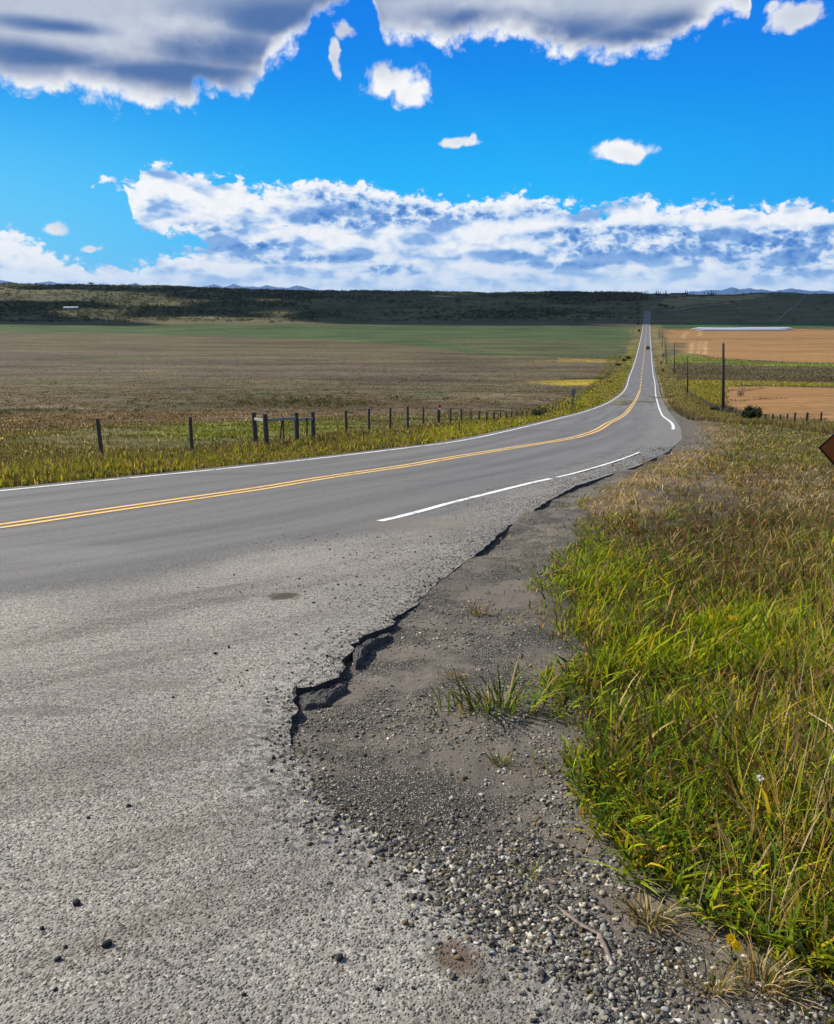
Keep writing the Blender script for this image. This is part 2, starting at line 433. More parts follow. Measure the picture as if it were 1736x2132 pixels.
# right of the road
TRK = [([(1440,713),(1446,713),(1440,736),(1433,736)], (.42,.29,.15)), ([(1455,711),(1460,711),(1456,736),(1450,736)], (.40,.27,.14)), ([(1466,712),(1472,712),(1471,738),(1464,738)], (.42,.29,.15)), ([(1425,690),(1432,690),(1425,706),(1418,706)], (.38,.25,.13)), ([(1456,688),(1461,688),(1458,700),(1452,700)], (.38,.25,.13)), ([(1535,814),(1590,806),(1592,808),(1548,816),(1545,826),(1537,826)], (.14,.085,.04)), ([(1512,812),(1552,807),(1553,809),(1514,815)], (.15,.09,.045)), ([(1520,833),(1640,828),(1641,830),(1522,836)], (.20,.12,.055)), ([(1400,705.5),(1736,703.5),(1736,704.8),(1402,707)], (.17,.10,.045)), ([(1560,718),(1736,714),(1736,716),(1560,720)], (.21,.125,.055)), ([(1500,728),(1736,731),(1736,733),(1500,730)], (.22,.13,.058))]
zone([(1360,672),(1740,671),(2600,671),(2600,683),(1740,683),(1390,683),(1372,684)], (.045,.085,.026), .012)
zone([(1385,686),(1500,686),(1740,687),(2600,687),(2600,757),(1740,756),(1560,750),(1480,742),(1420,733),(1395,722),(1388,700)], (.28,.16,.066), .012, 1)
zone([(1398,712),(1432,714),(1428,722),(1412,728),(1398,724)], (.13,.10,.045), .012)
zone([(1375,745),(1420,735),(1480,744),(1560,752),(1740,757),(2600,758),(2600,766),(1740,765),(1560,760),(1420,757),(1385,757)], (.15,.17,.035), .012)
zone([(1390,757),(1740,766),(2600,768),(2600,797),(1740,797),(1500,797),(1420,785)], (.105,.085,.045), .02)
zone([(1400,790),(1500,792),(1740,797),(2600,798),(2600,806),(1740,805),(1530,803),(1500,845),(1470,838),(1435,815)], (.20,.175,.03), .012)
zone([(1511,806),(1600,804),(1740,807),(2600,808),(2600,880),(1740,882),(1640,874),(1560,862),(1512,846),(1508,820)], (.28,.155,.064), .012, 1)
zone([(1353,675),(1372,676),(1395,770),(1440,830),(1520,862),(1740,885),(2600,890),(2600,925),(1740,925),(1560,905),(1450,870),(1395,838),(1372,800),(1362,740)], (.175,.145,.055), .02)
zone([(1372,745),(1385,757),(1400,790),(1450,838),(1440,845),(1392,800),(1375,770)], (.17,.155,.04), .02)
zone([(1430,905),(1450,870),(1600,900),(2600,930),(2600,1080),(1736,1050),(1500,1040),(1240,1090),(1225,1040),(1310,990),(1390,950)], (.20,.14,.075), .02)
for _p, _c in TRK: zone(_p, _c, .004, .7)
GRASS_R = [(3000,2400),(1740,2060),(1590,1985),(1495,1925),(1405,1875),(1280,1805),(1215,1700),(1150,1600),(1195,1540),(1170,1500),(1125,1480),(1110,1440),(1125,1400),(1180,1365),(1090,1300),(1110,1210),(1180,1130),(1215,1080),(1222,1035),(1300,985),(1385,950),(1428,920),(1438,880),(1425,870),(1500,880),(1736,905),(3000,960)]
GR = zpoly(GRASS_R)
STRAWZ = zpoly([(1215,1065),(1230,1025),(1305,980),(1395,938),(1436,885),(1475,890),(1450,950),(1360,1010),(1290,1075)])
BRNZ = zpoly([(1240,1095),(1450,1075),(1760,1070),(2600,1100),(2600,1230),(1750,1230),(1640,1255),(1480,1262),(1390,1235),(1330,1190)])
GREY = zpoly([(1330,1010),(1500,990),(1560,1060),(1450,1100),(1330,1100)])
zone(GRASS_R, (.060,.048,.026), .03)
zone([(1430,905),(1450,870),(1600,900),(2600,930),(2600,1080),(1736,1050),(1500,1040),(1240,1090),(1225,1040),(1310,990),(1390,950)], (.135,.10,.06), .03)
# the dry, dark slope beyond
HILLG = np.array((.105,.096,.044)); HILLD = np.array((.060,.062,.030))
meadow = zpoly([(1355,640),(1400,618),(1500,615),(1600,612),(1590,618),(1480,630),(1410,640)])

def zone_colour(x, y):
    a = x / np.maximum(y, .3); b = np.log(np.maximum(y, .3))
    n = len(x); col = np.tile(np.array(BROWN), (n, 1)); stub = np.zeros(n)
    hn = fbm(x / 120, y / 160, 31, 4)
    hill = smooth(955, 1010, y)
    hc = HILLG + (HILLD - HILLG) * smooth(.4, .6, hn)[:, None]
    hc = np.where((inpoly(a, b, meadow))[:, None], np.array((.20,.165,.075)), hc)
    col = col * (1 - hill[:, None]) + hc * hill[:, None]
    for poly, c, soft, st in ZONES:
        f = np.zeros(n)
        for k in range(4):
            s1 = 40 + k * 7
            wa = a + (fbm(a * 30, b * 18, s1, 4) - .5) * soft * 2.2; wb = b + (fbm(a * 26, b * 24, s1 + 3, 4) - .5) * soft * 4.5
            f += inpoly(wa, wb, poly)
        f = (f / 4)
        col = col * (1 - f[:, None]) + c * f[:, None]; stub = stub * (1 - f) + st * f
    return col, stub

# ------------------------------------------------------------------ ground sheet
def in_grass(x, y):
    a = x / np.maximum(y, .3); b = np.log(np.maximum(y, .3))
    return inpoly(a + (fbm(a * 25, b * 12, 71, 3) - .5) * .05, b + (fbm(a * 25, b * 12, 73, 3) - .5) * .09, GR)
def ground_z(x, y):
    z = land(x, y)
    near = np.hypot(x, y) < 150
    g = np.zeros_like(z)
    xs, ys = x[near], y[near]
    ins = inpoly(xs, ys, pav); d = polydist(xs, ys, pav)
    rs = xs > XCf(ys)
    brk = smooth(3.3, 3.9, ys) * (1 - smooth(5.2, 6.4, ys)) * rs
    lip = smooth(7.0, 8.6, ys) * (1 - smooth(22, 30, ys)) * rs
    drop = (.042 * brk + .075 * smooth(.18, .60, fbm(ys * .9, ys * 0, 23, 3)) * lip) * np.exp(-(np.where(ins, 0, d) / (.22 + .02 * ys)) ** 2)
    off = surf_z(xs, ys) - P(ys)
    fade = 1 - smooth(0, .8, np.where(ins, 0, d))
    out = off * fade - .008 - .01 * smooth(0, .2, d) - drop + (fbm(xs * 3, ys * 3, 11, 4) - .5) * .05 * smooth(0.05, .4, d)
    out += (fbm(xs / 3, ys / 3, 15, 3) - .5) * .25 * smooth(.5, 3, d)
    out = np.where((xs < XLf(ys)) & (ys > 0), out - .10 * smooth(0, 2.5, d), out)
    deep = smooth(0, .05 + .03 * np.abs(ys), d)
    inn = off - .008 - drop - .10 * deep
    g[near] = np.where(ins, inn, out)
    fr = (~near) & (y > 40) & (y < 1000)
    inr = (x > XLf(y) - 1.2) & (x < XRf(y) + 1.4)
    g = np.where(fr & inr, -.18, g)
    return z + g
def build_ground():
    az = np.radians(np.concatenate([np.arange(-180, -40, 5), np.arange(-40, -31, 1.0), np.arange(-31, 31, .15), np.arange(31, 40, 1.0), np.arange(40, 180, 5)]))
    r = np.concatenate([np.geomspace(.35, 2600, 440), np.geomspace(2800, 30000, 26)])
    A, Rr = np.meshgrid(az, r); x = (Rr * np.sin(A)).ravel(); y = (Rr * np.cos(A)).ravel()
    z = ground_z(x, y)
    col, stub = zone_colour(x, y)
    yb = y <= .35
    col[yb] = BROWN
    # bare gravel between pavement and grass
    nr = np.hypot(x, y) < 90
    grav = np.zeros(len(x))
    ga = in_grass(x[nr], y[nr]); inp = inpoly(x[nr], y[nr], pav); d = polydist(x[nr], y[nr], pav)
    right = (x[nr] > XCf(y[nr]))
    g = np.where(right & ~ga, 1.0, 0.0) * (1 - smooth(30, 60, y[nr]) * smooth(1.5, 3, d))
    g = np.where(right & (d < 1.3) & (y[nr] > 25), 1 - smooth(.8, 1.3, d), g)
    g = np.where(~right & (d < .35) & ~inp, .8, g)
    gd = polydist(x[nr] / np.maximum(y[nr], .3), np.log(np.maximum(y[nr], .3)), GR[1:25])
    g = np.where(ga & right, np.maximum(g, .85 * (1 - smooth(.02, .07, gd)) * (1 - smooth(5, 10, y[nr]))), g)
    gy = inpoly(x[nr] / np.maximum(y[nr], .3), np.log(np.maximum(y[nr], .3)), GREY); g = np.where(gy & (fbm(x[nr], y[nr], 19, 3) > .52), .6, g)
    grav[nr] = np.where(inp, 1, g)
    nA, nR = len(az), len(r)
    i = np.arange(nR - 1)[:, None] * nA + np.arange(nA)[None, :]; j = np.arange(nR - 1)[:, None] * nA + (np.arange(nA)[None, :] + 1) % nA
    T = np.stack([i, j, j + nA, i + nA], -1).reshape(-1, 4)
    T = T[:, ::-1]
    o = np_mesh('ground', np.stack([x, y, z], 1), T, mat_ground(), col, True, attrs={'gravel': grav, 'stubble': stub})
    return kindof(o, 'structure', 'rolling prairie ground of dry grass, fields and far hillside', 'ground')

# ------------------------------------------------------------------ road
def build_road():
    # near part: one outline filled with a mesh that follows the slope
    pts = [Vector((float(a), float(b))) for a, b in pav]; nb = len(pts)
    q = rng.random((9000, 2)); aa = -1.6 + 2.2 * q[:, 0]; bb = np.log(.5) + (np.log(YF) - np.log(.5)) * q[:, 1]
    X = aa * np.exp(bb); Y = np.exp(bb)
    xs = rng.uniform(-16, 2, 700); ys = rng.uniform(-8, 1, 700)
    X = np.concatenate([X, xs]); Y = np.concatenate([Y, ys])
    k = inpoly(X, Y, pav); X, Y = X[k], Y[k]
    d = polydist(X, Y, pav); k = d > .03; X, Y = X[k], Y[k]
    allp = pts + [Vector((float(a), float(b))) for a, b in zip(X, Y)]
    res = geometry.delaunay_2d_cdt(allp, [(i, (i + 1) % nb) for i in range(nb)], [list(range(nb))], 1, 1e-5)
    vs = np.array([(v.x, v.y) for v in res[0]]); tris = [f for f in res[2]]
    T = np.array([f if len(f) == 3 else f[:3] for f in tris])
    # wind upward
    a, b, c = vs[T[:, 0]], vs[T[:, 1]], vs[T[:, 2]]
    cr = (b[:, 0]-a[:, 0])*(c[:, 1]-a[:, 1]) - (b[:, 1]-a[:, 1])*(c[:, 0]-a[:, 0])
    T[cr < 0] = T[cr < 0][:, ::-1]
    x, y = vs[:, 0], vs[:, 1]
    return x, y, T
ICO = {}
def surf_z(x, y):
    "height of the pavement"
    z = P(y)
    lat = x - XRf(y)
    near = 1 - smooth(12, 30, y)
    ap = smooth(-.5, 1.5, lat)
    return z + near * ap * (fbm(x * .8, y * .8, 21, 3) - .5) * .05
STAINS = []
for (u, v, ru, rv, col, k) in [(950,1990,80,48,(.10,.07,.045),.9),(590,1242,46,10,(.05,.035,.02),.9),(470,1250,70,10,(.13,.11,.09),.5),(985,2055,45,12,(.11,.09,.07),.5),(90,1478,140,16,(.13,.115,.095),.55),(880,1090,150,18,(.17,.14,.11),.5),(860,1190,120,45,(.20,.18,.15),.4),(270,1420,170,20,(.16,.14,.115),.4),(120,1150,200,20,(.20,.20,.20),.35)]:
    c0 = proj0([(u, v)])[0]; c1 = proj0([(u + ru, v)])[0]; c2 = proj0([(u, v - rv)])[0]
    STAINS.append((c0[0], c0[1], abs(c1[0] - c0[0]), abs(c2[1] - c0[1]), 0, col, k))
M_asphalt = mat_asphalt()
M_broken = simple('broken_asphalt', (.045, .045, .046), .95, .5, 40, .9, .02)
def build_road_mesh():
    x, y, T = build_road(); z = surf_z(x, y)
    e0 = polydist(x, y, edge); lipw = smooth(7.0, 8.6, y) * (1 - smooth(24, 30, y))
    z = z - (.026 * lipw + .004) * np.exp(-(e0 / .05) ** 2)
    lat = (x - XRf(y)); arc = y * 1.15
    apr = smooth(-.7, 1.6, lat * .8) * (1 - smooth(14, 24, y) * .55)
    ed = polydist(x, y, edge)
    edg = np.exp(-ed / np.where(y < 4.5, .42, np.clip(y * .11, .3, 2.2)))
    edg = np.maximum(edg, np.exp(-np.abs(ed) / 1.1) * smooth(8, 12, y) * (lat > -.3))
    V = np.stack([x, y, z], 1); lane = np.stack([lat, arc, apr], 1)
    # broken rim hanging down from the outline
    n = len(pav); rim = polyring = pav
    zt = surf_z(rim[:, 0], rim[:, 1]) - .004 - .026 * smooth(7.0, 8.6, rim[:, 1]) * (1 - smooth(24, 30, rim[:, 1])) * (rim[:, 0] > XCf(rim[:, 1]))
    lo = np.stack([rim[:, 0] + (rng.random(n) - .5) * .02, rim[:, 1], zt - .2], 1); hi = np.stack([rim[:, 0], rim[:, 1], zt], 1)
    b0 = len(V); V = np.concatenate([V, hi, lo]); lane = np.concatenate([lane, np.zeros((2 * n, 3))]); edg = np.concatenate([edg, np.zeros(2 * n)])
    i = np.arange(n); j = (i + 1) % n
    S = np.concatenate([np.stack([b0 + i, b0 + n + i, b0 + n + j], 1), np.stack([b0 + i, b0 + n + j, b0 + j], 1)])
    mi = np.concatenate([np.zeros(len(T)), np.ones(len(S))]); T = np.concatenate([T, S])
    # far part: ribbon running down into the valley and up the other side
    yy = np.concatenate([np.geomspace(YF, 935, 260), np.linspace(940, 1150, 30)[1:]])
    wR = np.interp(yy, [YF, YF + 12, 150, 1150], [.9, .9, .9, .8])
    xr = XRf(np.minimum(yy, 935)) + wR; xl = XLf(np.minimum(yy, 935)) - .45
    hx = XCf(935) - XCf(900); ext = np.maximum(yy - 935, 0) * hx / 35; xr += ext; xl += ext
    xr[0] = edge[-1][0]; xr[1:6] = xr[0] + (xr[6] - xr[0]) * np.linspace(0, 1, 7)[1:6]; xl[0] = leftedge[-1][0]
    f = np.linspace(0, 1, 7); X = xl[:, None] + (xr - xl)[:, None] * f; Y = np.repeat(yy[:, None], 7, 1)
    Z = np.where(Y < 900, P(Y), land(X, Y) + .12 + np.minimum((Y - 900) * .0005, .5)); b1 = len(V)
    # below the shoulder
    V = np.concatenate([V, np.stack([X, Y, Z], -1).reshape(-1, 3)])
    la = (X - XRf(np.minimum(Y, 935))); lane = np.concatenate([lane, np.stack([la, Y * 1.05, 0 * Y], -1).reshape(-1, 3)])
    eg = np.zeros_like(X); eg[:, -1] = .75; edg = np.concatenate([edg, eg.ravel()])
    ii = (np.arange(len(yy) - 1)[:, None] * 7 + np.arange(6)[None]).ravel() + b1
    T = np.concatenate([T, np.stack([ii, ii + 1, ii + 8], 1), np.stack([ii, ii + 8, ii + 7], 1)])
    mi = np.concatenate([mi, np.zeros(2 * len(ii))])
    o = np_mesh('road', V, T, [M_asphalt, M_broken], None, False, attrs={'lane': lane, 'edge': edg}, matidx=mi)
    return kindof(o, 'structure', 'worn grey two-lane asphalt road with gritty pale approach in front', 'road')
road = build_road_mesh()
ground = build_ground()

def ribbon(name, xf, y0, y1, w0, w1, mat, off=0.0, dash=None, lift=.005, label=None):
    ys = np.unique(np.concatenate([np.geomspace(max(y0, 1), y1, 260), np.linspace(y0, min(y1, 40), 120)])) if y0 > 0 else np.concatenate([np.linspace(y0, 40, 160), np.geomspace(40.5, y1, 240)])
    V = []; T = []
    segs = [(ys[i], ys[i + 1]) for i in range(len(ys) - 1)]
    if dash:
        per, on = dash; segs = [(a, a + on) for a in np.arange(y0, y1, per)]
    for a, b in segs:
        for q in (a, b):
            x = float(xf(q)); h = (float(xf(q + .2)) - float(xf(q - .2))) / .4; n = math.hypot(1, h)
            w = np.interp(q, [20, 500], [w0, w1]) / 2
            for s in (-1, 1):
                d = off + s * w; px = x + d / n; py = q - d * h / n
                V.append((px, py, float(surf_z(np.array(px), np.array(py))) + lift + .00004 * q))
        k = len(V) - 4; T.append((k, k + 1, k + 3)); T.append((k, k + 3, k + 2))
    o = np_mesh(name, np.array(V), np.array(T), mat)
    return kindof(o, 'structure', label, 'road marking')
M_white = mat_paint('white_paint', (.74, .73, .69), (.17, .165, .155), .53)
M_whiteworn = mat_paint('worn_white_paint', (.72, .72, .69), (.22, .21, .19), .56)
M_yellow = mat_paint('yellow_paint', (.74, .46, .14), (.16, .15, .14), .57)
ribbon('edge_line', XLf, -6, 905, .12, .26, M_white, label='long white line along the far edge of the road')
yA = proj0([(790, 1085)])[0][1]; yB = proj0([(1332, 941.5)])[0][1]; yC = proj0([(1402, 894)])[0][1]
ribbon('edge_line', XRf, yA, yA + (yB - yA) *   .42, .115, .115, M_whiteworn, label='bold short white line where the gritty approach begins')
ribbon('edge_line', XRf, yA + (yB - yA) * .44, yB, .08, .08, M_whiteworn, label='thin worn white line fading out under loose gravel')
ribbon('edge_line', XRf, yC, 905, .15, .24, M_white, label='white line along the near edge of the road past the bend')
yD = proj0([(1331, 812)])[0][1]
ribbon('centre_line', XCf, -6, yD, .11, .15, M_yellow, -.125, label='left stripe of the double yellow centre line')
ribbon('centre_line', XCf, -6, yD, .11, .15, M_yellow, .125, label='right stripe of the double yellow centre line')
ribbon('centre_line', XCf, yD + 4, 905, .2, .28, M_yellow, 0, dash=(18, 9), label='broken yellow centre line on the far straight')

# ------------------------------------------------------------------ loose asphalt chunks by the broken edge
def z8(pts): return proj0([((700 + .2304 * a) / 1.201, (1480 + .2304 * b) / 1.201) for a, b in pts])
def chunk(poly, dz, label, tilt):
    w = densify(np.concatenate([poly, poly[:1]]), .012, .07, 77)[:-1]
    cx, cy = w.mean(0); bm = bmesh.new()
    zc = float(P(cy))
    def zt(x, y, s): return (float(P(y)) - zc) + dz + tilt * ((x - cx) * .5 - (y - cy) * .35) + s * ((float(fbm(np.array(x * 11), np.array(y * 11), 5, 3)) - .5) * .05 + (float(fbm(np.array(x * 55), np.array(y * 55), 6, 3)) - .5) * .035)
    rings = []
    for s, hgt in ((1.0, -.09), (1.02, -.03), (.97, -.012), (.9, -.002), (.8, .004), (.7, .008), (.6, .010), (.5, .012), (.38, .012), (.26, .012), (.14, .012)):
        rings.append([bm.verts.new(((x - cx) * s, (y - cy) * s, zt(cx + (x - cx) * s, cy + (y - cy) * s, 1) + hgt)) for x, y in w])
    n = len(w)
    for i in range(len(rings) - 1):
        for k in range(n): bm.faces.new((rings[i][k], rings[i][(k+1) % n], rings[i+1][(k+1) % n], rings[i+1][k]))
    bm.faces.new(rings[-1])
    bmesh.ops.recalc_face_normals(bm, faces=bm.faces)
    o = bm_obj('asphalt_chunk', bm, M_chunk); o.location = (cx, cy, zc)
    return tag(o, label, 'asphalt chunk', 'asphalt chunks broken off the road edge')
M_chunk = simple('old_asphalt', (.13, .127, .122), .95, .85, 120, 1.0, .012)
def mat_chunk():
    m, t, b = material('crumbled_asphalt'); p = t.obj(); vc = t.voro(p, 85, 'F1', 'Color'); vd = t.voro(p, 85, 'F1', 'Distance'); g = t.node('ShaderNodeSeparateColor'); t.l.new(vc, g.inputs[0])
    c = t.mix(t.math('POWER', g.outputs[0], 1.6), (.035, .035, .035), (.25, .24, .22)); c = t.mix(t.mapr(vd, .3, .6), c, (.03, .03, .03)); c = t.mix(t.noise(p, 9, 4, .6), c, (.10, .095, .085))
    t.l.new(c, b.inputs['Base Color']); b.inputs['Roughness'].default_value = .95
    t.l.new(t.bump(t.math('ADD', t.math('MULTIPLY', t.mapr(vd, .1, .6, 1, 0), g.outputs[1]), t.noise(p, 30, 5, .7)), 1.0, .014), b.inputs['Normal']); return m
M_chunk = mat_chunk()
chunk(z8([(935,490),(1180,395),(1200,430),(1080,530),(935,590),(905,700),(835,765),(765,640),(810,585)]), -.018, 'lumpy dark asphalt chunk at the upper end of the broken edge', .05)
chunk(z8([(185,1060),(340,1030),(640,965),(730,900),(745,1000),(640,1070),(500,1165),(280,1195),(205,1170),(168,1130)]), -.02, 'cracked dark asphalt slab sunk at the lower end of the broken edge', .04)

M_crack = simple('crack_dark', (.012, .012, .012), 1, .3, 30, 0)
def crack(pts, w0, label):
    q = densify(pts, .015, .03, int(pts[0][0] * 100) % 50 + 3); n = len(q); d = np.gradient(q, axis=0); nn = np.stack([-d[:, 1], d[:, 0]], 1); nn /= np.linalg.norm(nn, axis=1)[:, None] + 1e-9
    w = w0 * (.35 + .9 * fbm(np.arange(n) * .35, np.zeros(n), 9, 3)) * np.minimum(1, np.minimum(np.arange(n), n - 1 - np.arange(n)) / 4 + .1)
    L = q + nn * w[:, None] / 2; Rr_ = q - nn * w[:, None] / 2; pz = lambda a: surf_z(a[:, 0], a[:, 1]) + .004
    i = np.arange(n - 1); T = np.concatenate([np.stack([i, i + n, i + n + 1], 1), np.stack([i, i + n + 1, i + 1], 1)])
    kindof(np_mesh('crack', np.concatenate([np.c_[L, pz(L)], np.c_[Rr_, pz(Rr_)]]), T, M_crack), 'structure', label, 'crack')
crack(z8([(158,1160),(150,1090),(168,1040),(172,980)]), .022, 'short dark crack at the lower tip of the broken edge')
crack(z8([(165,1035),(240,1028),(330,1012)]), .014, 'crack joining the sunk slab to the pavement')
crack(z8([(250,915),(330,838),(385,820),(440,765)]), .009, 'hairline crack in the asphalt above the sunk slab')
crack(z8([(-20,1260),(60,1215),(150,1160)]), .012, 'hairline crack running left from the broken edge')
vp = lambda *a: proj0(list(a))
crack(vp((585,1130),(640,1118),(720,1098)), .012, 'faint crack across the approach by the lane')
crack(vp((395,1445),(440,1425),(470,1412)), .008, 'faint crack in the middle of the pale asphalt')
crack(vp((590,1560),(560,1540),(520,1530),(470,1545)), .007, 'faint wandering crack left of the gravel')

# ------------------------------------------------------------------ stones
def ico(level):
    bm = bmesh.new(); bmesh.ops.create_icosphere(bm, subdivisions=level, radius=1)
    v = np.array([p.co[:] for p in bm.verts]); f = np.array([[q.index for q in p.verts] for p in bm.faces]); bm.free(); return v, f
I1, I2 = ico(1), ico(2)
def stones(x, y, z, s, base, col):
    v, f = base; n = len(x); m = len(v)
    jit = 1 + (rng.random((n, m, 1)) - .5) * (.95 if m < 20 else .62)
    sc3 = np.stack([rng.uniform(.75, 1.35, n), rng.uniform(.7, 1.15, n), rng.uniform(.35, .75, n)], 1) * s[:, None]
    p = v[None] * jit
    for k in range(4):
        q = rng.normal(0, 1, (n, 1, 3)); q /= np.linalg.norm(q, axis=2, keepdims=True); dd = (p * q).sum(2, keepdims=True) - rng.uniform(.25, .7, (n, 1, 1)); p = p - q * np.maximum(dd, 0)
    p = p * sc3[:, None, :] * 1.15
    th = rng.uniform(0, 2 * np.pi, n)[:, None]; c, si = np.cos(th), np.sin(th)
    ti = rng.normal(0, .25, n)[:, None]
    zz = p[:, :, 2] + ti * p[:, :, 0]
    X = p[:, :, 0] * c - p[:, :, 1] * si; Y = p[:, :, 0] * si + p[:, :, 1] * c
    V = np.stack([X + x[:, None], Y + y[:, None], zz + z[:, None]], -1).reshape(-1, 3)
    T = (f[None] + (np.arange(n) * m)[:, None, None]).reshape(-1, 3)
    return V, T, np.repeat(col, m, 0)
def join(parts):
    V = []; T = []; Cc = []; o = 0
    for v, t, c in parts:
        V.append(v); T.append(t + o); Cc.append(c); o += len(v)
    return np.concatenate(V), np.concatenate(T), np.concatenate(Cc)
def stone_col(n):
    g = rng.beta(1.2, 3.0, n)[:, None] ** 1.3 * .60 + .03
    tint = np.array([1, .94, .80]) + rng.normal(0, .05, (n, 3)) * np.array([1, .4, 1])
    warm = (rng.random(n) < .18)[:, None] * np.array([.05, .025, -.01])
    return np.clip(g * tint + warm, .015, .62)
def scatter(n, a0, a1, y0, y1):
    a = rng.uniform(a0, a1, n); b = rng.uniform(math.log(y0), math.log(y1), n); y = np.exp(b); return a * y, y
gz = lambda x, y: np.where(inpoly(x, y, pav), surf_z(x, y), ground_z(x, y))
def build_gravel():
    x, y = scatter(200000, -.2, .75, 1.15, 17)
    ga = in_grass(x, y); inp = inpoly(x, y, pav); d = polydist(x, y, edge)
    prob = np.where(inp, .60 * np.exp(-d / (.03 + .022 * y)), .10 + .80 * smooth(.46, .60, .6 * fbm(x * 1.3, y * 1.3, 61, 3) + .4 * fbm(x * 5, y * 5, 63, 3)))
    prob = np.where(~inp, np.maximum(prob, .9 * np.exp(-d / .16)), prob)
    prob = np.where(ga, prob * .22, prob)
    k = rng.random(len(x)) < prob; x, y, d, inp = x[k], y[k], d[k], inp[k]
    n0 = len(x); q = edge[rng.integers(0, len(edge), 2600)]; q = q[(q[:, 1] > 3.3) & (q[:, 1] < 6.2)]; q = q + rng.normal(0, .05, q.shape) + np.array([.03, -.02]); x = np.concatenate([x, q[:, 0]]); y = np.concatenate([y, q[:, 1]]); d = np.concatenate([d, np.full(len(q), .1)])
    s = rng.lognormal(0, .66, len(x)) * .0032
    s *= np.where((y < 2.8) & (d < .35) & (rng.random(len(x)) < .6), 1.55, 1) ; s = np.clip(s, .002, .0105)
    s = np.maximum(s, y * .0006)
    z = gz(x, y) + s * .25
    col = stone_col(len(x)); col[n0:] = np.array([.05, .049, .047]) * rng.uniform(.5, 1.9, (len(x) - n0, 1)); s[n0:] *= 1.25; big = (s > .0055) & (y < 2.8)
    V, T, Cc = join([stones(x[big], y[big], z[big], s[big], I2, col[big]), stones(x[~big], y[~big], z[~big], s[~big], I1, col[~big])])
    o = np_mesh('gravel', V, T, M_stone, Cc, False)
    kindof(o, 'stuff', 'loose grey gravel spilled between the broken asphalt edge and the grass', 'gravel')
    # grit along the shoulder
    x, y = scatter(52000, -.3, .5, 4, 26)
    inp = inpoly(x, y, pav); d = polydist(x, y, edge); lat = x - XRf(y)
    k = inp & (lat > -.35) & (rng.random(len(x)) < 1.0 * (.15 + .85 * smooth(5.2, 7.5, y)) * np.exp(-d / (.12 * y)) * smooth(.33, .55, fbm(x * .9, y * .9, 65, 3)))
    x, y = x[k], y[k]; s = np.clip(rng.lognormal(0, .5, len(x)) * .0044, .0025, .015); s = np.maximum(s, y * .0006)
    V, T, Cc = stones(x, y, gz(x, y) + s * .3, s, I1, stone_col(len(x)) * rng.choice([.25, .9], len(x), p=[.6, .4])[:, None])
    kindof(np_mesh('shoulder_grit', V, T, M_stone, Cc, True), 'stuff', 'grit strewn over the road shoulder beside the white line', 'gravel')
build_gravel()

# dark pebbles lying on the pale asphalt
M_pebble = simple('dark_pebble', (.02, .02, .021), .8, .4, 60, .5, .003)
peb = [(160,1886,13,'chunky black pebble, upper one of the big pair on pale asphalt'),(224,1973,14,'largest black pebble lying on the pale asphalt at lower left'),(121,2003,9,'small black pebble left of the largest pebble on the pale asphalt'),(137,1977,6,'tiny black pebble between three larger ones at lower left'),
       (88,1938,7,'tiny black pebble below the chunky one near the photo edge'),(707,1994,13,'angular black pebble alone in the lower middle of the asphalt'),(508,2072,7,'small black pebble near the bottom edge of the asphalt'),(786,2055,7,'flat dark pebble left of the brown soil patch'),
       (860,2053,7,'dark pebble just below the brown soil patch'),(268,1681,7,'small black pebble alone in the left middle asphalt'),(565,1605,7,'black pebble on asphalt near where gravel begins'),(672,1915,5,'tiny dark pebble on asphalt left of the gravel edge'),
       (448,1360,6,'dark pebble in the middle of the gritty approach'),(476,1347,5,'little dark pebble right beside another on the approach'),(1130,2030,13,'dark flat stone at the gravel rim below the stick'),(184,1705,5,'faint tiny pebble on asphalt at left'),(360,1450,5,'small dark pebble on the approach, left of the cracked slab'),(116,2065,6,'dark pebble near the bottom left corner of the asphalt')]
for (u, v, rp, lab) in peb:
    x, y = proj0([(u, v)])[0]; s = rp / F * math.hypot(math.hypot(x, y), EYE) * .62
    vv, ff = I2; jit = 1 + (rng.random((len(vv), 1)) - .5) * .4
    p = vv * jit * np.array([1.15, .85, .75]) * s
    o = np_mesh('pebble', p, ff, M_pebble); o.location = (x, y, float(surf_z(np.array(x), np.array(y))) + s * .45); o.rotation_euler = (0, 0, rng.uniform(0, 6))
    tag(o, lab, 'pebble', 'dark pebbles on the asphalt')

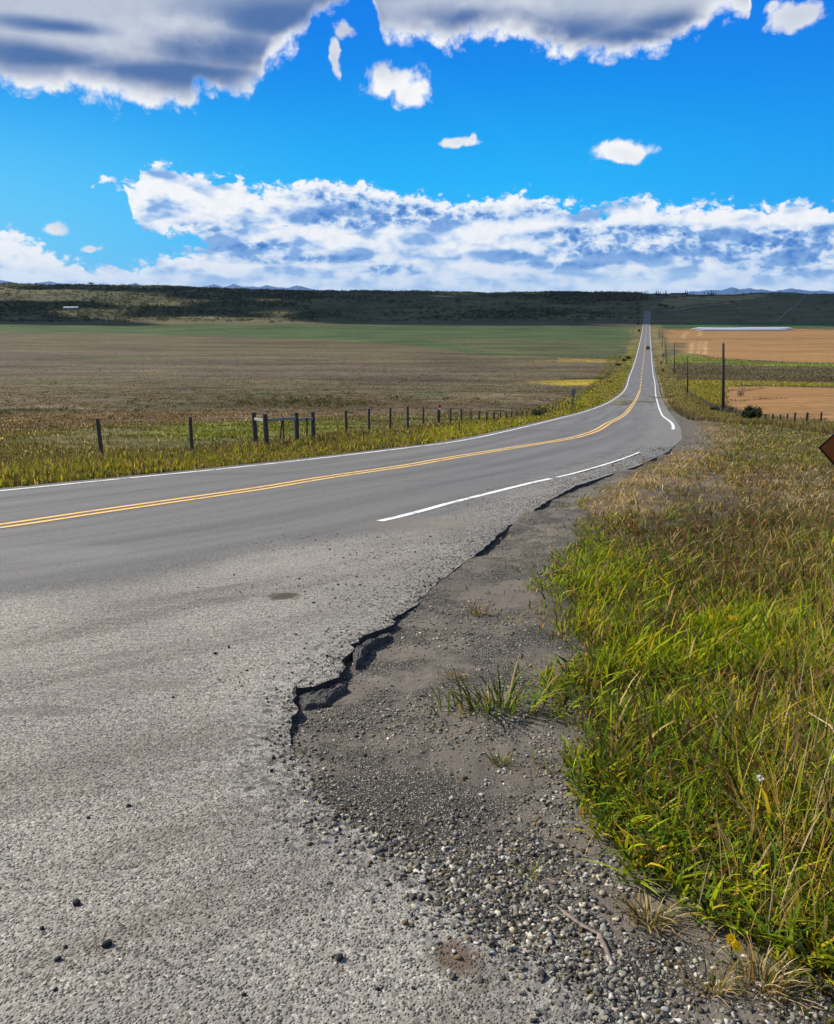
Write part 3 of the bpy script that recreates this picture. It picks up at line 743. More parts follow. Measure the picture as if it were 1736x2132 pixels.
# ------------------------------------------------------------------ grass
def blades(x, y, z, h, w, col, bend=.5, seg7=False, dirs=None):
    n = len(x); th = rng.uniform(0, 2 * np.pi, n) if dirs is None else dirs; ph = th + np.pi / 2 + rng.normal(0, .5, n)
    b = np.abs(rng.normal(bend, bend * .5, n)) * h
    dx, dy = np.cos(th) * b, np.sin(th) * b; wx, wy = np.cos(ph) * w * .5, np.sin(ph) * w * .5
    ts = [0, .4, .75, 1] if seg7 else [0, .55, 1]; wd = [.75, 1, .7, 0] if seg7 else [.85, 1, 0]
    P_ = []
    for t_, k in zip(ts, wd):
        cx = x + dx * (.4 * t_ + .6 * t_ ** 2.2); cy = y + dy * (.4 * t_ + .6 * t_ ** 2.2); cz = z + h * (t_ - .22 * bend * t_ ** 3)
        if k == 0: P_.append(np.stack([cx, cy, cz], 1))
        else:
            P_.append(np.stack([cx - wx * k, cy - wy * k, cz], 1)); P_.append(np.stack([cx + wx * k, cy + wy * k, cz], 1))
    m = len(P_); V = np.stack(P_, 1).reshape(-1, 3)
    f = np.array([[0,1,3],[0,3,2],[2,3,4]]) if not seg7 else np.array([[0,1,3],[0,3,2],[2,3,5],[2,5,4],[4,5,6]])
    T = (f[None] + (np.arange(n) * m)[:, None, None]).reshape(-1, 3)
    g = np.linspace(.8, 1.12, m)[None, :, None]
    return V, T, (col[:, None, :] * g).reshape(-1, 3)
PAL = dict(green=(.075,.145,.010), lime=(.27,.33,.010), yellow=(.40,.30,.02), straw=(.43,.30,.12), pale=(.58,.47,.29), rust=(.20,.085,.03), olive=(.11,.115,.03), dark=(.045,.06,.018), umber=(.135,.085,.045))
def pick(names, probs, n):
    idx = rng.choice(len(names), n, p=np.array(probs) / sum(probs)); a = np.array([PAL[k] for k in names])[idx]
    return a * rng.uniform(.45, 1.5, (n, 1))
def reg(pts): return zpoly(pts)
LIME = reg([(1130,1170),(1260,1140),(1400,1150),(1420,1260),(1330,1330),(1180,1330),(1100,1290)])
LIME2 = reg([(1300,1250),(1500,1230),(1700,1300),(1800,1600),(1500,1500),(1250,1480)])
DRYR = reg([(1210,1080),(1222,1035),(1300,985),(1385,950),(1450,870),(1736,900),(2600,920),(2600,1120),(1600,1080),(1400,1060)])
def build_near_grass():
    x, y = scatter(420000, -.1, .95, 1.5, 60)
    fx, fy = un(1522, 2000)
    k = in_grass(x, y) & (np.hypot(x - fx, y - fy) > .10); x, y = x[k], y[k]
    a = x / y; b = np.log(y)
    clump = fbm(x * 2.2, y * 2.2, 81, 4); cl2 = fbm(x * .7, y * .7, 83, 3)
    dry = inpoly(a + (cl2 - .5) * .1, b + (clump - .5) * .25, DRYR); ja = rng.normal(0, .022, len(a)); jb = rng.normal(0, .07, len(a)); lime = inpoly(a + ja + (clump - .5) * .12, b + jb + (cl2 - .5) * .2, LIME) & (rng.random(len(a)) < .75); lime2 = inpoly(a + ja + (cl2 - .5) * .1, b + jb, LIME2)
    gry = inpoly(a, b + (clump - .5) * .1, GREY)
    edge_d = polydist(a, b, GR[1:25])
    keep = rng.random(len(x)) < np.clip(.38 + smooth(.33, .56, clump), .0, 1) * np.clip(.07 + edge_d / .09, 0, 1) * np.where(gry, .25, 1) * np.where(dry, .62 + .38 * smooth(.4, .6, cl2), .75)
    x, y, a, b, clump, cl2, dry, lime, lime2, gry, edge_d = [q[keep] for q in (x, y, a, b, clump, cl2, dry, lime, lime2, gry, edge_d)]
    n = len(x)
    col = pick(['green', 'lime', 'olive', 'yellow', 'straw', 'rust', 'dark', 'umber'], [.24, .20, .16, .10, .09, .05, .10, .10], n)
    c2 = pick(['lime', 'green', 'yellow', 'straw'], [.6, .22, .13, .05], n)
    f = lime | (lime2 & (clump > .5)); col[f] = c2[f]
    c3 = pick(['straw', 'pale', 'umber', 'olive', 'rust', 'yellow', 'green'], [.17, .05, .36, .24, .07, .04, .07], n); col[dry] = c3[dry]
    brn = (~dry) & (((cl2 > .54) & ~lime) | (inpoly(a + rng.normal(0, .04, len(a)), b + rng.normal(0, .06, len(a)) + (clump - .5) * .2, BRNZ) & (rng.random(len(a)) < .85))); c4 = pick(['umber', 'straw', 'rust', 'olive', 'green', 'dark'], [.32, .16, .10, .22, .10, .10], n); col[brn] = c4[brn]
    sw = inpoly(a + rng.normal(0, .02, n), b + rng.normal(0, .05, n), STRAWZ); c6 = pick(['straw', 'pale', 'umber', 'yellow'], [.6, .22, .13, .05], n); col[sw] = c6[sw]
    gm = dry & ~sw & (b > 2.9) & (rng.random(n) < .45); c7 = pick(['olive', 'green', 'lime'], [.5, .25, .25], n); col[gm] = c7[gm]
    # tall stalks to the right
    tall = smooth(.38, .52, a) * (y < 9)
    h = rng.lognormal(0, .40, n) * np.where(sw, .10, np.where(dry, .066, .080)) * (1 + .45 * tall) * np.clip(.5 + edge_d / .10, .5, 1.1) * (.65 + .8 * clump)
    h = np.clip(h, .02, .42)
    rt = tall * rng.random(n) > .55; c5 = pick(['straw', 'yellow', 'lime', 'green', 'rust', 'olive'], [.3, .14, .2, .2, .06, .1], n); col[rt] = c5[rt]
    w = np.maximum(rng.uniform(.0035, .0085, n) * np.where(rng.random(n) < .38, 1.9, 1), y * .0011) * np.where(dry, .8, 1)
    z = gz(x, y) - .005
    nr = y < 7
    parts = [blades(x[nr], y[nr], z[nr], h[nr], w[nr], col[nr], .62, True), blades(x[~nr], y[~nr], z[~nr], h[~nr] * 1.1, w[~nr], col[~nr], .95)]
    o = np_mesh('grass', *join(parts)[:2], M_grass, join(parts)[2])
    kindof(o, 'stuff', 'tangled green and straw-coloured grass covering the near bank', 'grass')
    # small sprigs thinning out over the gravel
    x, y = scatter(26000, -.1, .8, 1.6, 14); k = ~in_grass(x, y) & ~inpoly(x, y, pav) & (polydist(x / y, np.log(y), GR[1:25]) < rng.exponential(.035, len(x))) & (fbm(x * 3, y * 3, 97, 3) > .5); x, y = x[k], y[k]; n = len(x)
    s1 = blades(x, y, gz(x, y), rng.uniform(.02, .07, n), np.maximum(.0035, y * .001), pick(['green', 'olive', 'straw', 'lime', 'umber'], [.3, .25, .2, .15, .1], n), .8)
    kindof(np_mesh('sprigs', s1[0], s1[1], M_grass, s1[2]), 'stuff', 'thin sprigs of grass scattered over the gravel margin', 'grass')
    # broad-leaved weeds among the grass
    x, y = scatter(60000, -.1, .95, 1.5, 16); k = in_grass(x, y) & (np.hypot(x - fx, y - fy) > .13); x, y = x[k], y[k]; a = x / y; b = np.log(y); c_ = fbm(x * 1.6, y * 1.6, 87, 3)
    k = (rng.random(len(x)) < .15 + .85 * smooth(.42, .58, c_)) & ~inpoly(a, b, DRYR) & ~(inpoly(a, b + (c_ - .5) * .2, BRNZ) & (rng.random(len(x)) < .85)) & (fbm(x * .7, y * .7, 83, 3) < .57); x, y = x[k], y[k]; n = len(x)
    s1 = blades(x, y, gz(x, y) + rng.uniform(0, .06, n), rng.uniform(.03, .085, n), np.maximum(rng.uniform(.006, .0135, n), y * .0013), pick(['lime', 'green', 'olive', 'yellow', 'rust', 'dark'], [.40, .25, .12, .12, .04, .07], n), 1.15, True)
    kindof(np_mesh('weeds', s1[0], s1[1], M_grass, s1[2]), 'stuff', 'leafy yellow-green weeds mixed into the near grass', 'weeds')
    # long dry stalks with seed heads
    m = 600
    x, y = scatter(m * 3, .28, .75, 2.0, 9); k = in_grass(x, y) & (rng.random(len(x)) < smooth(.36, .56, x / y)); x, y = x[k], y[k]; n = len(x)
    h = rng.uniform(.22, .48, n); col = pick(['straw', 'pale', 'yellow'], [.6, .25, .15], n)
    s1 = blades(x, y, gz(x, y), h, np.full(n, .0032), col, .35, True)
    o = np_mesh('grass_stalks', *s1[:2], M_grass, s1[2]); kindof(o, 'stuff', 'thin dry straw stalks standing above the near grass', 'grass')
build_near_grass()

def build_far_grass():
    x, y = scatter(620000, -.62, .34, 10, 420)
    lat = (XLf(y) - .5 - x)
    k = lat > 0; x, y, lat = x[k], y[k], lat[k]; a = x / y; n1 = fbm(x * .35, y * .35, 91, 4); n2 = fbm(x * .06, y * .08, 93, 3)
    verge = lat < 3.2 + 2.5 * n1 + y * .02
    keep = rng.random(len(x)) < np.where(verge, .95, (.10 + .7 * smooth(.42, .66, n1)) * (1 - .8 * smooth(40, 380, y))) ; x, y, lat, a, n1, n2, verge = [q[keep] for q in (x, y, lat, a, n1, n2, verge)]
    n = len(x)
    col, _ = zone_colour(x, y); col = col * rng.uniform(.55, 1.9, (n, 1))
    cv = pick(['yellow', 'lime', 'straw', 'umber', 'olive', 'green', 'rust'], [.13, .20, .13, .14, .26, .10, .04], n)
    f = verge & (rng.random(n) < .6); col[f] = cv[f]
    pl = (~verge) & (rng.random(n) < .09) & (y < 90); col[pl] = pick(['straw', 'pale'], [.7, .3], n)[pl]
    h = np.where(verge, rng.uniform(.08, .28, n) * (.25 + 1.5 * n1), rng.uniform(.04, .17, n)) * np.where(lat < .8, .6, 1)
    h = np.minimum(h, .15 + lat * .35)
    w = np.maximum(.008, y * .0011)
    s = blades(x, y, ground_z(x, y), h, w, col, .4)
    o = np_mesh('roadside_grass', *s[:2], M_grass, s[2])
    kindof(o, 'stuff', 'golden and green tall grass along the far verge and brown pasture', 'grass')
    # right verge further down the road
    x, y = scatter(130000, .22, .62, 24, 420)
    lat = x - XRf(y) - 1.5; k = (lat > 0) & ~((y < 60) & in_grass(x, y)); x, y, lat = x[k], y[k], lat[k]
    col, st = zone_colour(x, y); k = (rng.random(len(x)) < (1 - st) * .8); x, y, col, lat = x[k], y[k], col[k], lat[k]; n = len(x)
    col = col * rng.uniform(.6, 1.5, (n, 1))
    s = blades(x, y, ground_z(x, y), rng.uniform(.12, .4, n), np.maximum(.01, y * .0011), col, .4)
    o = np_mesh('verge_grass', *s[:2], M_grass, s[2])
    kindof(o, 'stuff', 'dry olive grass on the right verge running down to the fields', 'grass')
build_far_grass()

def build_tussocks():
    r = np.random.default_rng(12); uv = []
    for k in range(520):
        if k < 240: uv.append((r.normal(640, 110), 836 + r.normal(0, 7) - 0))
        elif k < 330: uv.append((r.normal(150, 160), 868 + r.normal(0, 14)))
        else: uv.append((r.uniform(-50, 1080), r.uniform(740, 862)))
    p = proj(uv); x, y = p.T; k = (XLf(y) - x > 9); x, y = x[k], y[k]; n = len(x); m = 26
    sz = r.uniform(.16, .42, n) * np.minimum(1.4, y / 60); d = r.normal(0, 1, (n, m, 3)); d /= np.linalg.norm(d, axis=2)[..., None]; d[..., 2] = np.abs(d[..., 2]) * .8
    c0 = np.stack([x, y, ground_z(x, y)], 1)[:, None, :]; q = c0 + d * (r.random((n, m, 1)) ** .4) * sz[:, None, None]
    e1 = r.normal(0, 1, (n, m, 3)); e1 /= np.linalg.norm(e1, axis=2)[..., None]; s_ = sz[:, None, None] * .4
    V = np.stack([q - e1 * s_ * .4, q + e1 * s_ * .4, q + d * s_ * 1.4], 2).reshape(-1, 3)
    base = np.array([(.07,.085,.025), (.10,.085,.045), (.045,.055,.02), (.16,.13,.07)])[r.integers(0, 4, n)]
    kindof(np_mesh('tussock_grass', V, np.arange(len(V)).reshape(-1, 3), M_grass, np.repeat(base, m * 3, 0)), 'stuff', 'scattered dark grass tussocks over the brown pasture', 'grass')
build_tussocks()

# grass tufts standing alone on the gravel
def tuft(u, v, size, n, names, probs, label, spread=.5):
    x, y = un(u, v); s = size / F * math.hypot(math.hypot(x, y), EYE)
    px = rng.normal(0, s * .28 * spread * 2, n); py = rng.normal(0, s * .22, n)
    h = s * rng.uniform(.35, 1.0, n)
    V, T, cc = blades(px, py, np.zeros(n), h, np.full(n, max(.0035, s * .035)), pick(names, probs, n), .8, True, dirs=np.arctan2(py, px + .001) + rng.normal(0, .7, n))
    o = np_mesh('grass_tuft', V, T, M_grass, cc); o.location = (x, y, float(gz(np.array([x]), np.array([y]))[0]) - .004)
    return tag(o, label, 'grass tuft', 'grass tufts growing in the gravel')
G3 = ['green', 'olive', 'straw', 'lime']
tuft(1040,1472,95,150,G3,[.5,.2,.2,.1],'wide green grass tuft spreading over gravel ahead of the grass bank',1.0)
tuft(990,1275,34,60,['olive','straw','umber'],[.4,.3,.3],'small olive tuft alone on the gravel near the road lip')
tuft(1040,1582,34,70,['olive','straw','green'],[.5,.3,.2],'squat grey-green tuft in the middle of the gravel')
tuft(1108,1815,40,30,['lime','straw','green'],[.4,.4,.2],'sparse yellowish sprig in gravel above the stick')
tuft(1355,1905,75,130,['olive','straw','pale'],[.5,.3,.2],'fine wispy tuft in gravel between stick and flowers')
tuft(1585,2040,75,140,['straw','pale','olive'],[.5,.2,.3],'dry straw tuft on gravel below the yellow flowers')
tuft(1480,2050,60,70,['olive','straw'],[.5,.5],'thin flattened tuft on gravel at the bottom of the bank')
tuft(945,1405,34,40,['rust','straw','umber'],[.4,.3,.3],'brown withered tuft beside the wide green tuft',1.0)

# ------------------------------------------------------------------ foreground bits: stick, flowers, seed head, long stalk
M_stick = simple('bleached_bark', (.22, .17, .14), .9, .4, 30, .6, .006)
def path3(pts, lift=.012):
    a = [un(u, v) for u, v in pts]; return [Vector((x, y, float(gz(np.array([x]), np.array([y]))[0]) + lift)) for x, y in a]
st = empty('stick', path3([(1225, 1935)], 0)[0])
def bark(pts, ws, nm):
    pp = [p - st.location for p in path3(pts, .012)]; q = []
    for a, b, wa, wb in zip(pp[:-1], pp[1:], ws[:-1], ws[1:]):
        for k in range(5): q.append((a.lerp(b, k / 5), wa + (wb - wa) * k / 5))
    q.append((pp[-1], ws[-1])); bm = bmesh.new(); rings = []
    for i, (p, w_) in enumerate(q):
        d = (q[min(i + 1, len(q) - 1)][0] - q[max(i - 1, 0)][0]).normalized(); n_ = d.cross(Vector((0, 0, 1))).normalized(); w_ *= random.uniform(.75, 1.2); u_ = Vector((0, 0, 1)); tw = random.uniform(-.25, .25)
        rings.append([bm.verts.new(p + n_ * w_ * a + u_ * (w_ * (b + a * (.25 + tw))) + n_ * random.uniform(-.0008, .0008)) for a, b in ((-1, 0), (-.5, .42), (.1, .5), (.9, .3), (1, 0), (.2, -.2))])
    for i in range(len(rings) - 1):
        for k in range(6): bm.faces.new((rings[i][k], rings[i][(k+1) % 6], rings[i+1][(k+1) % 6], rings[i+1][k]))
    bm.faces.new(rings[0][::-1]); bm.faces.new(rings[-1]); bmesh.ops.recalc_face_normals(bm, faces=bm.faces); bm_obj(nm, bm, M_stick, st)
bark([(1158,1878),(1180,1897),(1212,1921),(1249,1939)], [.003, .008, .011, .006], 'long_piece')
bark([(1247,1938),(1258,1962),(1278,2008)], [.008, .010, .002], 'broken_end')
tag(st, 'bleached bent stick snapped in two, lying on gravel by the asphalt', 'stick')

M_petal = simple('yellow_petal', (.90, .58, .01), .6, .15, 30, 0)
M_stem = simple('green_stem', (.09, .12, .03), .7, .3, 30, 0)
M_puff = simple('white_fluff', (.75, .73, .68), .9, .1, 60, 0)
def flower(u, v, heads, label, size=.017, hgt=.11, petals=12):
    x, y = un(u, v); z = float(gz(np.array([x]), np.array([y]))[0]); root = empty('flower', (x, y, z))
    bm = bmesh.new(); tops = []
    for (dx, dz, tilt) in heads:
        t = Vector((dx, -.01, hgt + dz)); add_tube(bm, [(0, 0, 0), (dx * .3, 0, (hgt + dz) * .5), t], [.0016, .0014, .001], 5); tops.append((t, tilt))
    for s in range(4):
        an = s * 1.6; add_tube(bm, [(0, 0, .003), (math.cos(an) * .03, math.sin(an) * .03, .022), (math.cos(an) * .055, math.sin(an) * .055, .012)], [.0015, .004, .0005], 5)
    bm_obj('stem', bm, M_stem, root)
    for t, tilt in tops:
        bm = bmesh.new()
        for ring, (k, rl) in enumerate(((petals, 1), (petals - 3, .62))):
            for i in range(k):
                an = 2 * math.pi * i / k + ring * .2; d = Vector((math.cos(an), math.sin(an), 0)); s_ = Vector((-d.y, d.x, 0)); L = size * rl * random.uniform(.85, 1.1)
                vs = [bm.verts.new(q) for q in (d * L * .1, d * L * .6 + s_ * L * .2 + Vector((0, 0, L * .18 + ring * .003)), d * L + Vector((0, 0, L * .12 + ring * .004)), d * L * .6 - s_ * L * .2 + Vector((0, 0, L * .18 + ring * .003)))]
                bm.faces.new(vs)
        bmesh.ops.create_icosphere(bm, subdivisions=1, radius=size * .28)
        o = bm_obj('bloom', bm, M_petal, root); o.location = t; o.rotation_euler = (tilt, .2, 0)
    return tag(root, label, 'flower', 'yellow roadside flowers')
flower(1522, 2000, [(-.012, .0, .7), (.006, -.022, .85)], 'yellow flower with two blooms at the gravel edge of the grass', .019, .10)
flower(1475, 1320, [(0, .0, .6)], 'small orange-yellow bloom deep in the green grass', .022, .12, 9)
flower(1515, 1322, [(0, .0, .6), (.03, -.01, .6)], 'pair of lemon yellow blooms standing in the green grass', .024, .12, 9)
x, y = un(1568, 1700); sd = empty('seed_head', (x, y, ground_at(x, y)))
bm = bmesh.new(); add_tube(bm, [(0, 0, 0), (.01, 0, .16)], [.0015, .001], 5); bm_obj('stem', bm, M_stem, sd)
bm = bmesh.new()
for i in range(90):
    d = Vector((random.gauss(0, 1), random.gauss(0, 1), random.gauss(0, .7))).normalized(); s_ = d.orthogonal() * .0022
    bm.faces.new([bm.verts.new(q) for q in (d * .003 - s_, d * .003 + s_, d * random.uniform(.012, .02))])
o = bm_obj('fluff', bm, M_puff, sd); o.location = (.01, 0, .165)
tag(sd, 'white fluffy seed head standing in the green grass', 'seed head')
sk = path3([(1760,1730),(1740,1640),(1715,1600),(1672,1566)], .2)
bm = bmesh.new(); l0 = Vector((sk[0].x, sk[0].y, sk[0].z - .2)); add_tube(bm, [(0, 0, 0)] + [p - l0 for p in sk[1:]], [.003, .0035, .003, .0012], 6)
o = bm_obj('grass_stalk', bm, simple('pale_straw', (.55, .46, .30), .7, .2, 20, 0), None, True); o.location = l0
tag(o, 'single long pale straw stalk arching over the green grass', 'grass stalk')

# ------------------------------------------------------------------ fences
def px_h(v0, v1, y): return abs(v1 - v0) / 1722.0 * y
def add_post(bm, base, h, r, lean=(0, 0), seg=8):
    b = Vector(base); add_tube(bm, [b + Vector((0, 0, -.3)), b + Vector((lean[0] * h * .5, lean[1] * h * .5, h * .5)), b + Vector((lean[0] * h, lean[1] * h, h))], [r * 1.05, r, r * .93], seg)
def fence(name, posts, label, r=.06, wires=(.95, .7, .42), minh=.9, wire_r=.003, group=None):
    "posts: (u, v_base, v_top or None)"
    g = []
    for u, vb, vt in posts:
        x, y = un(u, vb); g.append((x, y, ground_at(x, y), px_h(vb, vt, y) if vt else minh))
    root = empty(name, (g[0][0], g[0][1], g[0][2])); o0 = root.location.copy()
    tops = []
    for (x, y, z, h) in g:
        bm = bmesh.new(); h = max(h, .5); add_post(bm, Vector((x, y, z)) - o0, h, r * random.uniform(.85, 1.15), (random.gauss(0, .016), random.gauss(0, .016)), 8)
        bm_obj('post', bm, M_wood, root, False); tops.append((Vector((x, y, z)) - o0, h))
    bm = bmesh.new()
    for k in wires: add_tube(bm, [p + Vector((0, 0, k * h)) for p, h in tops], wire_r, 4, False)
    bm_obj('wire', bm, M_wire, root)
    return tag(root, label, 'fence', group)
def lerp_pts(a, n):
    a = np.asarray(a, float); t = np.concatenate([[0], np.cumsum(np.hypot(*np.diff(a, axis=0).T))]); q = np.linspace(0, t[-1], n)
    return np.stack([np.interp(q, t, a[:, 0]), np.interp(q, t, a[:, 1])], 1)
fence('wire_fence', [(-190,955,885),(20-30,948,880),(211,938,870),(399,931,867)], 'two stout dark fence posts with wire standing left of the wooden brace', .065)
row = [(721,903,854),(768,894,850),(812,890,848),(849,890,846),(880.6,883,848),(911.7,880,849),(938,878,849),(959.6,878,851),(980,876,853),(997,875,855),(1013,876,857),(1028,875,857),(1041.6,873,857),(1053.7,872,857),(1064,870,857),(1075,869,857),(1086,868,858),(1096,867,858)]
for q in lerp_pts([(1108,864),(1149,855),(1180,846),(1215,823),(1240,802)], 22): row.append((q[0], q[1], q[1] - np.interp(q[1], [802, 864], [6, 10])))
fence('wire_fence', row, 'long row of dark fence posts with wire curving along the far verge', .06)
fence('wire_fence', [(q[0], q[1], q[1] - np.interp(q[1], [690, 800], [3.2, 6])) for q in lerp_pts([(1246,799),(1264,785),(1280,762),(1292,742),(1306,715),(1318,692),(1322,682)], 40)], 'distant dark fence line climbing beside the far straight of road', .09)
rowr = [(1736+45,890,857),(1707,887,857.7),(1677,887.5,858.7),(1652.5,886,858.7),(1638,879,861),(1623,879.5,865),(1607,879,864),(1591.7,878,867),(1538,868,860),(1530,867,859),(1522,865,859)]
for q in lerp_pts([(1512,862),(1487,851),(1451,831),(1431.7,819),(1415.7,793.7)], 24): rowr.append((q[0], q[1], q[1] - np.interp(q[1], [793, 865], [4.5, 7])))
fence('wire_fence', rowr, 'fence of short dark posts bordering the near tan stubble field', .07)
fence('wire_fence', [(q[0], q[1], q[1] - 4) for q in lerp_pts([(1411,788),(1398,768),(1389,755),(1380,733),(1374,712),(1370,690)], 26)], 'distant fence line at the foot of the far utility poles', .08)
fence('wire_fence', [(1778,786,778),(1562.5,780.5,775),(1590.5,780,776),(1616,780.5,776),(1646,779.5,777),(1690,787,783)][1:], 'faint thin fence posts crossing the strip between the two stubble fields', .05)

# timber brace in the fence
def brace():
    z5 = lambda a, b: ((600 + a * .12673) / 1.201, (1000 + b * .12673) / 1.201)
    ps = [(310, 815, 235), (525, 875, 265), (1125, 790, 240), (1445, 735, 225)]
    P3 = []
    for a, b, t in ps:
        u, v = z5(a, b); _, vt = z5(a, t); x, y = un(u, v + 2); P3.append((Vector((x, y, ground_at(x, y))), px_h(v + 2, vt, y)))
    root = empty('fence_brace', P3[0][0]); o0 = root.location.copy()
    for p, h in P3:
        bm = bmesh.new(); add_post(bm, p - o0, h, .085, (random.gauss(0, .01), 0), 10); bm_obj('post', bm, M_wood, root)
    def rail(i, j, f, w=.07):
        a = P3[i][0] - o0 + Vector((0, .0, P3[i][1] * f)); b = P3[j][0] - o0 + Vector((0, 0, P3[j][1] * f)); d = (b - a); L = d.length
        rot = d.to_track_quat('X', 'Z').to_matrix().to_4x4(); bm = bmesh.new(); add_box(bm, (a + b) / 2, (L - .12, .06, w * 1.35), rot, .012)
        bm_obj('rail', bm, M_woodlight, root)
    rail(0, 1, .78); rail(1, 2, .80); rail(2, 3, .74)
    def strut(a1, b1, a2, b2, depth):
        _, y = un(*z5(a1, 735)); bm = bmesh.new(); pts = []
        for a, b in ((a1, b1), (a2, b2)):
            u, v = z5(a, b); rx, ry, rz = ray(u, v); q = depth / ry; pts.append(Vector((rx * q, depth, EYE + rz * q)) - o0)
        pts[1].z -= .25
        add_tube(bm, pts, .03, 7); bm_obj('strut', bm, M_wood, root)
    dm = (P3[1][0].y + P3[2][0].y) / 2 + .1; de = (P3[2][0].y + P3[3][0].y) / 2 + .1
    strut(838, 325, 785, 615, dm); strut(846, 325, 857, 615, dm + .04); strut(1322, 345, 1315, 600, de)
    tag(root, 'dark four-post timber brace with pale grey rail in the pasture', 'fence brace')
brace()

# ------------------------------------------------------------------ posts and signs along the road
def up(u, vb): x, y = un(u, vb); return Vector((x, y, ground_at(x, y)))
M_red = simple('red_sign', (.45, .03, .02), .5, .1, 5, 0)
M_signwhite = simple('white_sign', (.7, .7, .68), .5, .1, 5, 0)
def marker(u, vb, vt, r, label, plate=None, col=None, cat='marker post', name='marker_post'):
    b = up(u, vb); h = px_h(vb, vt, b.y); root = empty(name, b)
    bm = bmesh.new(); add_tube(bm, [(0, 0, -.3), (0, 0, h)], r, 8); bm_obj('post', bm, M_wood if not col else col, root)
    for (w, hh, dz, m, nm) in plate or []:
        bm = bmesh.new(); add_box(bm, (0, -r - .012, h - dz), (w, .018, hh), None, .004); bm_obj(nm, bm, m, root)
    return tag(root, label, cat)
marker(915, 880, 842, .035, 'thin marker post with small red and white plate by the fence', [(.16, .16, .10, M_red, 'red_plate'), (.16, .12, .26, M_signwhite, 'white_plate')])
marker(955.7, 903, 877, .03, 'bare thin brown stake standing in the yellow grass of the verge')
marker(757, 918, 898, .025, 'low thin stake in the verge grass below the fence row')
M_back = simple('sign_back', (.16, .165, .17), .6, .15, 4, 0)
marker(1191.5, 849, 808, .07, 'tall dark sign post with grey plate at the bend of the verge', [(.5, .75, .55, M_back, 'sign_plate')], None, 'road sign', 'road_sign')
for (u, vb, vt, lab) in [(1379.5, 775, 767.5, 'nearer of two small red signs beside the far road'), (1376, 760.5, 752.5, 'farther of two small red signs beside the far road')]:
    b = up(u, vb); h = px_h(vb, vt, b.y); root = empty('red_sign', b)
    bm = bmesh.new(); add_tube(bm, [(0, 0, -.2), (0, 0, h)], .04, 6); bm_obj('post', bm, M_wood, root)
    bm = bmesh.new(); add_tube(bm, [(0, -.07, h - .5), (0, -.045, h - .5)], .5, 8); bm_obj('sign_plate', bm, M_red, root)
    tag(root, lab, 'road sign', 'small red signs beside the far road')
# orange diamond on the right edge of the frame
M_orange = simple('faded_orange', (.30, .085, .02), .6, .15, 4, 0)
M_black = simple('black_border', (.012, .012, .012), .6, .1, 4, 0)
def diamond():
    Y = 11.5; rx, ry, rz = ray(1703, 932); q = Y / ry; tip = Vector((rx * q, Y, EYE + rz * q)); hd = .53
    cx, cz = tip.x + hd, tip.z; zg = ground_at(cx, Y); root = empty('warning_sign', (cx, Y, zg))
    def dia(h, y0, y1, nm, m):
        bm = bmesh.new(); pts = [(-h, 0), (0, -h), (h, 0), (0, h)]
        f = [bm.verts.new((a, y0, cz - zg + b)) for a, b in pts]; g = [bm.verts.new((a, y1, cz - zg + b)) for a, b in pts]
        bm.faces.new(f); bm.faces.new(g[::-1])
        for i in range(4): bm.faces.new((f[i], f[(i+1) % 4], g[(i+1) % 4], g[i]))
        bmesh.ops.recalc_face_normals(bm, faces=bm.faces)
        bm_obj(nm, bm, m, root)
    dia(hd, 0, .006, 'border', M_black); dia(hd - .035, -.004, -.0005, 'sign_face', M_orange)
    bm = bmesh.new(); add_box(bm, (0, .05, (cz - zg) / 2), (.09, .085, cz - zg + .5), None, .006); bm_obj('post', bm, M_wood, root)
    tag(root, 'orange-brown diamond warning sign with black border at the right edge', 'road sign')
diamond()

# ------------------------------------------------------------------ utility poles
def pole(u, vb, vt, r, label):
    b = up(u, vb); h = px_h(vb, vt, b.y); root = empty('utility_pole', b)
    bm = bmesh.new(); add_tube(bm, [(0, 0, -.5), (0, 0, h * .5), (0, 0, h - .25)], [r, r * .85, r * .68], 10); bm_obj('pole', bm, M_pole, root, True)
    bm = bmesh.new(); add_tube(bm, [(0, 0, h - .25), (0, 0, h - .1), (0, 0, h - .05), (0, 0, h)], [.025, .03, .07, .04], 8); bm_obj('insulator', bm, M_metal, root, True)
    bm = bmesh.new(); add_box(bm, (r * .9, 0, h * .62), (r * .35, .12, .45), None, .02); bm_obj('bracket', bm, M_metal, root)
    root.rotation_euler = (0, math.atan((u - W / 2) / 6900) * -1, 0)
    tag(root, label, 'utility pole', 'utility poles along the right side of the road'); return b, h
PL = [(1505.3, 858, 712.6, .17, 'tallest and nearest dark utility pole beside the near stubble field'), (1431, 818.5, 742.5, .16, 'second utility pole, beyond the nearest one, where the fence bends'), (1404, 774, 714.5, .16, 'third utility pole, left of the upper stubble field corner'),
      (1387, 758.5, 718, .16, 'fourth utility pole, just past the two red signs'), (1384.5, 738, 704.5, .17, 'fifth utility pole, close behind the fourth down the road'), (1378.5, 721.5, 691.6, .18, 'sixth utility pole, near the far end of the upper field'), (1372, 706, 685, .18, 'farthest visible utility pole, near the road rise')]
tops = [pole(*p) for p in PL]
bm = bmesh.new()
pts = [b + Vector((0, 0, h - .02)) for b, h in tops]
d = (pts[0] - pts[1]); pts = [pts[0] + d * 1.0 + Vector((0, 0, -1))] + pts
allp = []
for a, b in zip(pts[:-1], pts[1:]):
    for t in np.linspace(0, 1, 9)[:-1]: allp.append(a.lerp(b, t) - Vector((0, 0, 4 * t * (1 - t) * (a - b).length * .012)))
allp.append(pts[-1]); o0 = pts[1].copy(); add_tube(bm, [p - o0 for p in allp], .004, 4, False)
o = bm_obj('power_line', bm, M_wire); o.location = o0; tag(o, 'thin power line strung along the row of utility poles', 'power line')

